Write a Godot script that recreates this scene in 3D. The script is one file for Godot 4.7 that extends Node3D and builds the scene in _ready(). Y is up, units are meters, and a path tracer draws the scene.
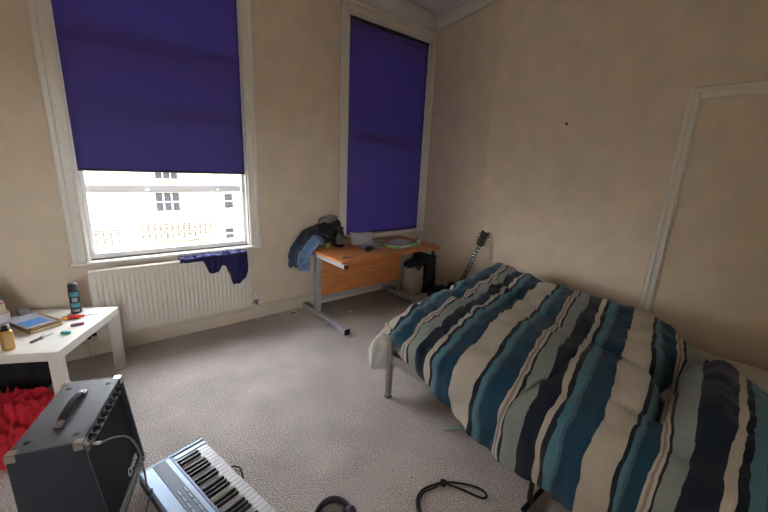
extends Node3D
# A bedroom with two tall sash windows, purple blinds, a desk, a bed, an amplifier and a keyboard.
# World: y up, metres. Window wall is the plane z = BACK, the camera stands at x = 0, z = 0.

const BACK := -3.184
const SIDE := 3.094          # main right wall
const CEIL := 3.09
const BEND := Vector2(3.094, -2.168)
const CORNER := Vector2(3.32, -3.184)

var M := {}
var T := {}
var used := {}

func _ready() -> void:
	make_camera()
	make_light()
	make_materials()
	build_shell()
	build_windows()
	build_street()
	build_blinds()
	build_radiator()
	build_desk()
	build_bed()
	build_side_table()
	build_amplifier()
	build_keyboard()
	build_guitar()
	build_desk_items()
	build_bags()
	build_floor_items()

# ------------------------------------------------------------------ camera and light
func make_camera() -> void:
	var c := Camera3D.new()
	c.name = "camera"
	add_child(c)
	var f := 354.0
	var dn := Vector3(-66, 1424, f).normalized()
	var dx := Vector3(436, -68, f).normalized()
	dx = (dx - dn * dx.dot(dn)).normalized()
	var dz := dx.cross(dn)
	var right := Vector3(dx.x, -dn.x, -dz.x)
	var down := Vector3(dx.y, -dn.y, -dz.y)
	var fwd := Vector3(dx.z, -dn.z, -dz.z)
	c.transform = Transform3D(Basis(right, -down, -fwd), Vector3(0, 1.45, 0))
	c.fov = rad_to_deg(2.0 * atan(256.0 / f))
	c.near = 0.03
	c.far = 200.0
	c.current = true

func make_light() -> void:
	var we := WorldEnvironment.new()
	we.name = "world_environment"
	var e := Environment.new()
	e.background_mode = Environment.BG_SKY
	var sky := Sky.new()
	var sm := ProceduralSkyMaterial.new()
	sm.sky_top_color = Color(0.93, 0.96, 1.0)
	sm.sky_horizon_color = Color(0.98, 0.985, 1.0)
	sm.ground_bottom_color = Color(0.6, 0.58, 0.55)
	sm.ground_horizon_color = Color(0.75, 0.74, 0.72)
	sm.sky_curve = 0.2
	sky.sky_material = sm
	e.sky = sky
	e.background_energy_multiplier = SKY_E
	e.tonemap_mode = Environment.TONE_MAPPER_LINEAR
	e.tonemap_exposure = EXPOSURE
	e.sdfgi_enabled = true
	e.ssao_enabled = true
	e.ssil_enabled = true
	we.environment = e
	add_child(we)

const SKY_E := 34.0
const EXPOSURE := 1.42

# ------------------------------------------------------------------ tagging and building
func numbered(n: String) -> String:
	if not used.has(n):
		used[n] = 0
		return n
	used[n] += 1
	return "%s_%03d" % [n, used[n]]

func tag(o: Node, label: String, category: String, group := "") -> Node:
	o.set_meta("label", label)
	o.set_meta("category", category)
	if group != "":
		o.set_meta("group", group)
	return o

func thing(called: String, label: String, category: String, at := Vector3.ZERO, turn := 0.0, group := "") -> Node3D:
	var o := Node3D.new()
	o.name = numbered(called)
	add_child(o)
	o.position = at
	o.rotation.y = turn
	tag(o, label, category, group)
	return o

func put(st: SurfaceTool, called: String, m: Material, parent: Node = self) -> MeshInstance3D:
	st.generate_normals()
	var o := MeshInstance3D.new()
	o.mesh = st.commit()
	o.material_override = null
	o.mesh.surface_set_material(0, m)
	o.name = numbered(called) if parent == self else called
	parent.add_child(o, true)
	return o

func put_mesh(mesh: Mesh, called: String, m: Material, parent: Node, xf := Transform3D()) -> MeshInstance3D:
	var o := MeshInstance3D.new()
	o.mesh = mesh
	o.material_override = m
	o.name = numbered(called) if parent == self else called
	parent.add_child(o, true)
	o.transform = xf
	return o

func struct(st: SurfaceTool, called: String, m: Material, label := "", category := "") -> MeshInstance3D:
	var o := put(st, called, m)
	o.set_meta("kind", "structure")
	if label != "":
		tag(o, label, category)
	return o

func struct_node(called: String, label := "", category := "") -> Node3D:
	var o := Node3D.new()
	o.name = called
	add_child(o)
	o.set_meta("kind", "structure")
	if label != "":
		tag(o, label, category)
	return o

func S(smooth := false) -> SurfaceTool:
	var st := SurfaceTool.new()
	st.begin(Mesh.PRIMITIVE_TRIANGLES)
	st.set_smooth_group(0 if smooth else -1)
	return st

func tri_out(st: SurfaceTool, a: Vector3, b: Vector3, c: Vector3, o: Vector3) -> void:
	var n := (b - a).cross(c - a)
	if n.dot((a + b + c) / 3.0 - o) > 0.0:
		st.add_vertex(a); st.add_vertex(c); st.add_vertex(b)
	else:
		st.add_vertex(a); st.add_vertex(b); st.add_vertex(c)

func quad_out(st: SurfaceTool, a: Vector3, b: Vector3, c: Vector3, d: Vector3, o: Vector3) -> void:
	tri_out(st, a, b, c, o)
	tri_out(st, a, c, d, o)

# a chamfered box, turned and placed by xf
func bx(st: SurfaceTool, xf: Transform3D, size: Vector3, b := 0.0) -> void:
	var h := size / 2.0
	b = minf(b, minf(h.x, minf(h.y, h.z)) * 0.9)
	var o := xf.origin
	var P := func(sx: int, sy: int, sz: int, ax: int) -> Vector3:
		var v := Vector3(sx * (h.x - (0.0 if ax == 0 else b)), sy * (h.y - (0.0 if ax == 1 else b)), sz * (h.z - (0.0 if ax == 2 else b)))
		return xf * v
	for s in [-1, 1]:
		quad_out(st, P.call(s, -1, -1, 0), P.call(s, 1, -1, 0), P.call(s, 1, 1, 0), P.call(s, -1, 1, 0), o)
		quad_out(st, P.call(-1, s, -1, 1), P.call(1, s, -1, 1), P.call(1, s, 1, 1), P.call(-1, s, 1, 1), o)
		quad_out(st, P.call(-1, -1, s, 2), P.call(1, -1, s, 2), P.call(1, 1, s, 2), P.call(-1, 1, s, 2), o)
	if b <= 0.0:
		return
	for s in [-1, 1]:
		for t in [-1, 1]:
			quad_out(st, P.call(s, t, -1, 0), P.call(s, t, 1, 0), P.call(s, t, 1, 1), P.call(s, t, -1, 1), o)
			quad_out(st, P.call(s, -1, t, 0), P.call(s, 1, t, 0), P.call(s, 1, t, 2), P.call(s, -1, t, 2), o)
			quad_out(st, P.call(-1, s, t, 1), P.call(1, s, t, 1), P.call(1, s, t, 2), P.call(-1, s, t, 2), o)
			for u in [-1, 1]:
				tri_out(st, P.call(s, t, u, 0), P.call(s, t, u, 1), P.call(s, t, u, 2), o)

func box(st: SurfaceTool, lo: Vector3, hi: Vector3, b := 0.0) -> void:
	bx(st, Transform3D(Basis(), (lo + hi) / 2.0), (hi - lo).abs(), b)

# bar between two points with a rectangular section: w along side, t along the third axis
func bar(st: SurfaceTool, a: Vector3, b: Vector3, w: float, t: float, bev := 0.0, side := Vector3.UP) -> void:
	var d := (b - a)
	var y := d.normalized()
	var x := side.cross(y)
	if x.length() < 0.01:
		x = Vector3.RIGHT.cross(y)
	x = x.normalized()
	var z := x.cross(y)
	bx(st, Transform3D(Basis(x, y, z), (a + b) / 2.0), Vector3(w, d.length(), t), bev)

# profile of (radius, height) turned about y
func lathe(st: SurfaceTool, xf: Transform3D, prof: Array, segs := 20, cap := true) -> void:
	for i in range(prof.size() - 1):
		var p: Vector2 = prof[i]
		var q: Vector2 = prof[i + 1]
		for k in segs:
			var a := TAU * k / segs
			var b := TAU * (k + 1) / segs
			var A := xf * Vector3(cos(a) * p.x, p.y, sin(a) * p.x)
			var B := xf * Vector3(cos(b) * p.x, p.y, sin(b) * p.x)
			var C := xf * Vector3(cos(b) * q.x, q.y, sin(b) * q.x)
			var D := xf * Vector3(cos(a) * q.x, q.y, sin(a) * q.x)
			if q.x > 0.00001:
				st.add_vertex(A); st.add_vertex(C); st.add_vertex(D)
			if p.x > 0.00001:
				st.add_vertex(A); st.add_vertex(B); st.add_vertex(C)
	if cap:
		for e in [0, prof.size() - 1]:
			var p: Vector2 = prof[e]
			if p.x < 0.00001:
				continue
			for k in segs:
				var a := TAU * k / segs
				var b := TAU * (k + 1) / segs
				tri_out(st, xf * Vector3(0, p.y, 0), xf * Vector3(cos(a) * p.x, p.y, sin(a) * p.x), xf * Vector3(cos(b) * p.x, p.y, sin(b) * p.x), xf * Vector3(0, (prof[0].y + prof[-1].y) / 2.0, 0))

func smooth_path(pts: Array, n := 8) -> Array:
	var c := Curve3D.new()
	for i in pts.size():
		var p: Vector3 = pts[i]
		var a: Vector3 = pts[maxi(i - 1, 0)]
		var b: Vector3 = pts[mini(i + 1, pts.size() - 1)]
		var t := (b - a) / 6.0
		c.add_point(p, -t, t)
	var out := []
	for i in pts.size() - 1:
		for k in n:
			out.append(c.sample(i, float(k) / n))
	out.append(pts[-1])
	return out

func tube(st: SurfaceTool, pts: Array, r: float, segs := 8, taper := 1.0) -> void:
	var nrm := Vector3.UP
	var rings := []
	for i in pts.size():
		var p: Vector3 = pts[i]
		var d: Vector3 = (pts[mini(i + 1, pts.size() - 1)] - pts[maxi(i - 1, 0)]).normalized()
		if i == 0 and absf(d.dot(nrm)) > 0.9:
			nrm = Vector3.RIGHT
		nrm = (nrm - d * nrm.dot(d)).normalized()
		var bi := d.cross(nrm)
		var rr := r * lerpf(1.0, taper, float(i) / maxi(1, pts.size() - 1))
		var ring := []
		for k in segs:
			var a := TAU * k / segs
			ring.append(p + (nrm * cos(a) + bi * sin(a)) * rr)
		rings.append(ring)
	for i in pts.size() - 1:
		for k in segs:
			var k2 := (k + 1) % segs
			quad_out(st, rings[i][k], rings[i][k2], rings[i + 1][k2], rings[i + 1][k], (pts[i] + pts[i + 1]) / 2.0)
	for e in [0, pts.size() - 1]:
		var inner: Vector3 = pts[1] if e == 0 else pts[e - 1]
		for k in segs:
			tri_out(st, pts[e], rings[e][k], rings[e][(k + 1) % segs], inner)

# polygon in x,y swept from z = 0 to z = depth, with a chamfer on both rims
func prism(st: SurfaceTool, xf: Transform3D, poly: PackedVector2Array, depth: float, bev := 0.0) -> void:
	if Geometry2D.is_polygon_clockwise(poly):
		poly.reverse()
	var inner := poly
	if bev > 0.0:
		var c := Vector2.ZERO
		for p in poly:
			c += p / poly.size()
		inner = PackedVector2Array()
		var n := poly.size()
		for i in n:
			var a := (poly[i] - poly[(i + n - 1) % n]).normalized()
			var b := (poly[(i + 1) % n] - poly[i]).normalized()
			var m := Vector2(-(a + b).y, (a + b).x).normalized()
			inner.append(poly[i] + m * bev)
	var idx := Geometry2D.triangulate_polygon(inner)
	for i in range(0, idx.size(), 3):
		var a := inner[idx[i]]
		var b := inner[idx[i + 1]]
		var c := inner[idx[i + 2]]
		var mid := xf * Vector3((a.x + b.x + c.x) / 3.0, (a.y + b.y + c.y) / 3.0, depth / 2.0)
		tri_out(st, xf * Vector3(a.x, a.y, 0), xf * Vector3(b.x, b.y, 0), xf * Vector3(c.x, c.y, 0), mid)
		tri_out(st, xf * Vector3(a.x, a.y, depth), xf * Vector3(b.x, b.y, depth), xf * Vector3(c.x, c.y, depth), mid)
	var n2 := poly.size()
	var loops := [[inner, 0.0], [poly, bev], [poly, depth - bev], [inner, depth]] if bev > 0.0 else [[poly, 0.0], [poly, depth]]
	for l in loops.size() - 1:
		var A: PackedVector2Array = loops[l][0]
		var B: PackedVector2Array = loops[l + 1][0]
		for i in n2:
			var j := (i + 1) % n2
			var a := xf * Vector3(A[i].x, A[i].y, loops[l][1])
			var b := xf * Vector3(A[j].x, A[j].y, loops[l][1])
			var c := xf * Vector3(B[j].x, B[j].y, loops[l + 1][1])
			var d := xf * Vector3(B[i].x, B[i].y, loops[l + 1][1])
			# walls of a counter-clockwise outline, seen from outside
			st.add_vertex(a); st.add_vertex(c); st.add_vertex(b)
			st.add_vertex(a); st.add_vertex(d); st.add_vertex(c)

# a sheet of nu x nv cells given by f(u, v); with a thickness it becomes a closed shell
func sheet(st: SurfaceTool, nu: int, nv: int, f: Callable, thick := 0.0, uvf = null) -> void:
	var P := []
	for i in nu + 1:
		var row := []
		for j in nv + 1:
			row.append(f.call(float(i) / nu, float(j) / nv))
		P.append(row)
	var Q := []
	if thick > 0.0:
		for i in nu + 1:
			var row := []
			for j in nv + 1:
				var du: Vector3 = P[mini(i + 1, nu)][j] - P[maxi(i - 1, 0)][j]
				var dv: Vector3 = P[i][mini(j + 1, nv)] - P[i][maxi(j - 1, 0)]
				row.append(P[i][j] - du.cross(dv).normalized() * thick)
			Q.append(row)
	var V := func(p: Vector3, i: int, j: int) -> void:
		if uvf != null:
			st.set_uv(uvf.call(float(i) / nu, float(j) / nv))
		else:
			st.set_uv(Vector2(float(i) / nu, float(j) / nv))
		st.add_vertex(p)
	for i in nu:
		for j in nv:
			V.call(P[i][j], i, j); V.call(P[i + 1][j + 1], i + 1, j + 1); V.call(P[i + 1][j], i + 1, j)
			V.call(P[i][j], i, j); V.call(P[i][j + 1], i, j + 1); V.call(P[i + 1][j + 1], i + 1, j + 1)
			if thick > 0.0:
				V.call(Q[i][j], i, j); V.call(Q[i + 1][j], i + 1, j); V.call(Q[i + 1][j + 1], i + 1, j + 1)
				V.call(Q[i][j], i, j); V.call(Q[i + 1][j + 1], i + 1, j + 1); V.call(Q[i][j + 1], i, j + 1)
	if thick > 0.0:
		for j in nv:
			for i in [0, nu]:
				V.call(P[i][j], i, j); V.call(P[i][j + 1], i, j + 1); V.call(Q[i][j + 1], i, j + 1)
				V.call(P[i][j], i, j); V.call(Q[i][j + 1], i, j + 1); V.call(Q[i][j], i, j)
		for i in nu:
			for j in [0, nv]:
				V.call(P[i][j], i, j); V.call(P[i + 1][j], i + 1, j); V.call(Q[i + 1][j], i + 1, j)
				V.call(P[i][j], i, j); V.call(Q[i + 1][j], i + 1, j); V.call(Q[i][j], i, j)

# a closed lump: an ellipsoid pushed in and out by folds of noise
func lump(st: SurfaceTool, xf: Transform3D, r: Vector3, amp: float, freq: float, sd: int, power := 1.0, floor_y := -1000.0, n := 40) -> void:
	var ns := FastNoiseLite.new()
	ns.seed = sd
	ns.noise_type = FastNoiseLite.TYPE_SIMPLEX
	ns.frequency = freq
	ns.fractal_octaves = 3
	ns.fractal_type = FastNoiseLite.FRACTAL_RIDGED
	var f := func(u: float, v: float) -> Vector3:
		var th := v * PI
		var ph := u * TAU
		var d := Vector3(sin(th) * cos(ph), cos(th), sin(th) * sin(ph))
		var q := Vector3(signf(d.x) * pow(absf(d.x), power), signf(d.y) * pow(absf(d.y), power), signf(d.z) * pow(absf(d.z), power))
		var p := q * r
		p += d * amp * ns.get_noise_3dv(p)
		p = xf * p
		p.y = maxf(p.y, floor_y)
		return p
	var wrap := func(u: float, v: float) -> Vector3:
		return f.call(0.0 if u > 0.9999 else u, v)
	sheet(st, n * 2, n, wrap)

func text(parent: Node, words: String, called: String, m: Material, height: float, xf: Transform3D, depth := 0.002, font := "Droid Sans") -> MeshInstance3D:
	var t := TextMesh.new()
	var ft := SystemFont.new()
	ft.font_names = PackedStringArray([font])
	t.font = ft
	t.text = words
	t.font_size = 32
	t.pixel_size = height / 24.0
	t.depth = depth
	return put_mesh(t, called, m, parent, xf)

# ------------------------------------------------------------------ materials
func noise_image(key: String, size: int, freq: float, lo: float, hi: float, sd: int, octaves := 3, stretch := Vector2.ONE) -> ImageTexture:
	if T.has(key):
		return T[key]
	var ns := FastNoiseLite.new()
	ns.seed = sd
	ns.frequency = freq
	ns.fractal_octaves = octaves
	var im := Image.create(size, size, false, Image.FORMAT_RGB8)
	var R := size / TAU
	for y in size:
		for x in size:
			# tile by blending the noise with its shifted self
			var fx := float(x) / size
			var fy := float(y) / size
			var s := stretch
			var a := ns.get_noise_2d(x * s.x, y * s.y)
			var b := ns.get_noise_2d((x - size) * s.x, y * s.y)
			var c := ns.get_noise_2d(x * s.x, (y - size) * s.y)
			var d := ns.get_noise_2d((x - size) * s.x, (y - size) * s.y)
			var wx := smoothstep(0.7, 1.0, fx)
			var wy := smoothstep(0.7, 1.0, fy)
			var v := lerpf(lerpf(a, b, wx), lerpf(c, d, wx), wy)
			v = lerpf(lo, hi, clampf(v * 0.9 + 0.5, 0.0, 1.0))
			im.set_pixel(x, y, Color(v, v, v))
	T[key] = ImageTexture.create_from_image(im)
	return T[key]

func mat(key: String, c: Color, rough := 0.7, metal := 0.0, tex: Texture2D = null, scale := 1.0, bump := 0.0, bump_tex: Texture2D = null) -> StandardMaterial3D:
	var m := StandardMaterial3D.new()
	m.resource_name = key
	m.albedo_color = c
	m.roughness = rough
	m.metallic = metal
	m.uv1_triplanar = true
	m.uv1_world_triplanar = true
	m.uv1_scale = Vector3.ONE * scale
	if tex:
		m.albedo_texture = tex
	if bump > 0.0:
		m.heightmap_enabled = true
		m.heightmap_scale = bump
		m.heightmap_texture = bump_tex if bump_tex else tex
	M[key] = m
	return m

func c8(r: int, g: int, b: int) -> Color:
	return Color(r / 255.0, g / 255.0, b / 255.0)

func make_materials() -> void:
	var fine := noise_image("fine", 256, 0.12, 0.90, 1.0, 1, 3)
	var mottle := noise_image("mottle", 256, 0.02, 0.955, 1.0, 2, 4)
	var pile := noise_image("pile", 512, 0.20, 0.62, 1.0, 3, 3)
	var weave := weave_image()
	var grain := wood_image()
	mat("wall", c8(226, 209, 185), 0.85, 0.0, mottle, 0.7, 0.12, fine)
	mat("ceiling", c8(222, 218, 212), 0.9, 0.0, mottle, 0.5)
	mat("carpet", c8(242, 229, 220), 1.0, 0.0, pile, 1.1, 1.2)
	var cp: StandardMaterial3D = M["carpet"]
	cp.detail_enabled = true
	cp.detail_albedo = noise_image("carpet_wear", 256, 0.014, 0.90, 1.0, 9, 4)
	cp.detail_blend_mode = BaseMaterial3D.BLEND_MODE_MUL
	cp.detail_uv_layer = BaseMaterial3D.DETAIL_UV_2
	cp.uv2_triplanar = true
	cp.uv2_world_triplanar = true
	cp.uv2_scale = Vector3.ONE * 0.7
	mat("gloss_white", c8(228, 222, 210), 0.35, 0.0)
	mat("skirting", c8(222, 208, 188), 0.4)
	mat("sash_white", c8(232, 230, 226), 0.3, 0.0)
	mat("radiator", c8(226, 218, 205), 0.4, 0.0)
	mat("plastic_white", c8(230, 228, 222), 0.4)
	mat("chrome", c8(200, 200, 200), 0.25, 1.0)
	mat("brass", c8(170, 140, 90), 0.35, 1.0)
	mat("black_plastic", c8(26, 26, 28), 0.5)
	mat("black_rubber", c8(22, 22, 23), 0.8)
	mat("table_white", c8(228, 224, 214), 0.3, 0.0)
	mat("silver", c8(176, 180, 186), 0.4, 0.35)
	mat("beech", c8(214, 141, 84), 0.42, 0.0, grain, 1.6)
	mat("beech_edge", c8(190, 124, 74), 0.5, 0.0, grain, 1.6)
	mat("bed_metal", c8(150, 144, 138), 0.45, 0.4)
	mat("dark_metal", c8(50, 48, 50), 0.45, 0.4)
	mat("mattress", c8(205, 196, 178), 0.95, 0.0, weave, 14.0, 0.15)
	mat("pillow", c8(226, 222, 216), 0.95, 0.0, weave, 14.0, 0.15)
	mat("tolex", c8(50, 53, 63), 0.30, 0.0, fine, 12.0, 0.08, pile)
	mat("grille", c8(36, 29, 36), 0.9, 0.0, weave, 30.0, 0.4)
	mat("panel_grey", c8(150, 142, 134), 0.4, 0.4)
	mat("kbd_body", c8(150, 170, 192), 0.35, 0.25)
	mat("kbd_dark", c8(74, 86, 104), 0.45)
	mat("kbd_side", c8(60, 40, 52), 0.5)
	mat("kbd_rail", c8(116, 124, 146), 0.4, 0.2)
	mat("key_white", c8(226, 224, 226), 0.25)
	mat("key_black", c8(30, 24, 28), 0.3)
	mat("screen", c8(110, 128, 118), 0.2)
	mat("denim", c8(112, 138, 176), 0.95, 0.0, weave, 20.0, 0.3)
	mat("denim_dark", c8(66, 80, 108), 0.95, 0.0, weave, 20.0, 0.3)
	mat("navy_knit", c8(40, 38, 92), 0.95, 0.0, weave, 16.0, 0.4)
	mat("navy_cloth", c8(52, 58, 74), 0.95, 0.0, weave, 16.0, 0.3)
	mat("grey_cloth", c8(140, 140, 142), 0.95, 0.0, weave, 16.0, 0.3)
	mat("black_cloth", c8(32, 31, 34), 0.95, 0.0, weave, 16.0, 0.3)
	mat("charcoal_cloth", c8(48, 44, 48), 0.95, 0.0, weave, 16.0, 0.3)
	mat("cream_cloth", c8(196, 188, 172), 0.95, 0.0, weave, 12.0, 0.3)
	mat("red_tulle", c8(226, 40, 60), 0.9, 0.0, weave, 26.0, 0.3)
	mat("olive", c8(134, 126, 78), 0.4)
	mat("dark_glass", c8(30, 32, 34), 0.15)
	mat("label_grey", c8(84, 88, 92), 0.6)
	mat("paper", c8(224, 222, 224), 0.9, 0.0, fine, 3.0)
	mat("paper_lilac", c8(206, 204, 214), 0.9, 0.0, fine, 3.0)
	mat("folder_green", c8(112, 150, 98), 0.5)
	mat("cardboard", c8(150, 108, 70), 0.9)
	mat("gold", c8(196, 150, 80), 0.35, 0.7)
	mat("gold_light", c8(214, 186, 130), 0.4, 0.5)
	mat("teal_print", c8(70, 150, 165), 0.4)
	mat("orange_clear", c8(214, 52, 30), 0.2)
	mat("yellow_plastic", c8(222, 170, 50), 0.35)
	mat("maroon", c8(120, 52, 72), 0.5)
	mat("green_plastic", c8(40, 150, 140), 0.35)
	mat("blue_print", c8(74, 128, 190), 0.5)
	mat("grey_print", c8(150, 156, 162), 0.5)
	mat("brown_cover", c8(138, 96, 62), 0.6)
	mat("cream_pages", c8(220, 202, 164), 0.9, 0.0, fine, 30.0)
	mat("pale_blue", c8(176, 204, 208), 0.5)
	mat("purple_cover", c8(110, 96, 130), 0.5)
	mat("red_cover", c8(160, 50, 48), 0.5)
	mat("guitar_black", c8(30, 26, 24), 0.3)
	mat("rosewood", c8(58, 42, 34), 0.6, 0.0, grain, 6.0)
	mat("guitar_body", c8(30, 24, 24), 0.2)
	mat("strap", c8(40, 34, 34), 0.8)
	mat("purple_band", c8(52, 38, 58), 0.45)
	mat("cable_grey", c8(120, 118, 122), 0.5)
	mat("facade", c8(158, 149, 130), 0.9, 0.0, mottle, 0.3)
	mat("facade_trim", c8(178, 172, 156), 0.9)
	mat("facade_glass", c8(26, 28, 32), 0.9)
	mat("facade_iron", c8(52, 46, 38), 0.9)
	mat("slate", c8(74, 74, 80), 0.9)
	mat("street", c8(84, 83, 82), 0.95, 0.0, mottle, 0.4)
	for k in ["denim", "denim_dark", "navy_knit", "red_tulle", "cream_cloth"]:
		var m: StandardMaterial3D = M[k]
		m.rim_enabled = true
		m.rim = 0.3
	var g := StandardMaterial3D.new()
	g.resource_name = "window_glass"
	g.albedo_color = Color(0.1, 0.11, 0.12, 0.12)
	g.transparency = BaseMaterial3D.TRANSPARENCY_ALPHA
	g.roughness = 0.02
	M["glass"] = g
	var b := mat("blind", c8(94, 82, 158), 0.9, 0.0, fine, 8.0)
	b.backlight_enabled = true
	b.backlight = c8(150, 142, 150)
	M["stripes"] = stripe_material()

func weave_image() -> ImageTexture:
	var n := 64
	var im := Image.create(n, n, false, Image.FORMAT_RGB8)
	var rng := RandomNumberGenerator.new()
	rng.seed = 7
	var row := []
	var col := []
	for i in n:
		row.append(rng.randf_range(-0.03, 0.03))
		col.append(rng.randf_range(-0.03, 0.03))
	for y in n:
		for x in n:
			var v = 0.9 + 0.06 * sin(x * TAU / 4.0) * sin(y * TAU / 4.0) + row[y] + col[x]
			v = clampf(v, 0.0, 1.0)
			im.set_pixel(x, y, Color(v, v, v))
	return ImageTexture.create_from_image(im)

func wood_image() -> ImageTexture:
	var n := 256
	var ns := FastNoiseLite.new()
	ns.seed = 11
	ns.frequency = 0.02
	ns.fractal_octaves = 4
	var im := Image.create(n, n, false, Image.FORMAT_RGB8)
	for y in n:
		for x in n:
			var fx := float(x) / n
			var a := ns.get_noise_2d(x * 0.35, y * 4.0)
			var b := ns.get_noise_2d((x - n) * 0.35, y * 4.0)
			var v := lerpf(a, b, smoothstep(0.6, 1.0, fx))
			v = 0.93 + v * 0.14
			im.set_pixel(x, y, Color(clampf(v, 0, 1), clampf(v * 0.985, 0, 1), clampf(v * 0.96, 0, 1)))
	return ImageTexture.create_from_image(im)

# printed stripes of the duvet cover: one repeat of the pattern along u
func stripe_material() -> StandardMaterial3D:
	var cream := c8(200, 192, 178)
	var pink := c8(158, 142, 132)
	var navy := c8(22, 36, 54)
	var ink := c8(24, 30, 46)
	var teal := c8(24, 70, 95)
	var deep := c8(20, 62, 88)
	var light := c8(86, 134, 150)
	var mid := c8(74, 104, 120)
	var sage := c8(146, 156, 152)
	var bands := [[0.0, cream], [0.21, ink], [0.245, light], [0.285, mid], [0.31, teal], [0.435, cream], [0.452, pink], [0.468, cream], [0.487, ink], [0.505, sage], [0.613, navy], [0.726, cream], [0.768, ink], [0.80, light], [0.85, mid], [0.872, deep], [0.93, teal]]
	var w := 1024
	var h := 32
	var rng := RandomNumberGenerator.new()
	rng.seed = 21
	var im := Image.create(w, h, false, Image.FORMAT_RGB8)
	for x in w:
		var p := float(x) / w
		var c: Color = bands[0][1]
		for b in bands:
			if p >= b[0]:
				c = b[1]
		for y in h:
			var k := 1.0 + rng.randf_range(-0.06, 0.06)
			im.set_pixel(x, y, Color(c.r * k, c.g * k, c.b * k))
	var m := StandardMaterial3D.new()
	m.resource_name = "striped_cotton"
	m.albedo_texture = ImageTexture.create_from_image(im)
	m.roughness = 0.95
	m.rim_enabled = true
	m.rim = 0.25
	return m

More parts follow.
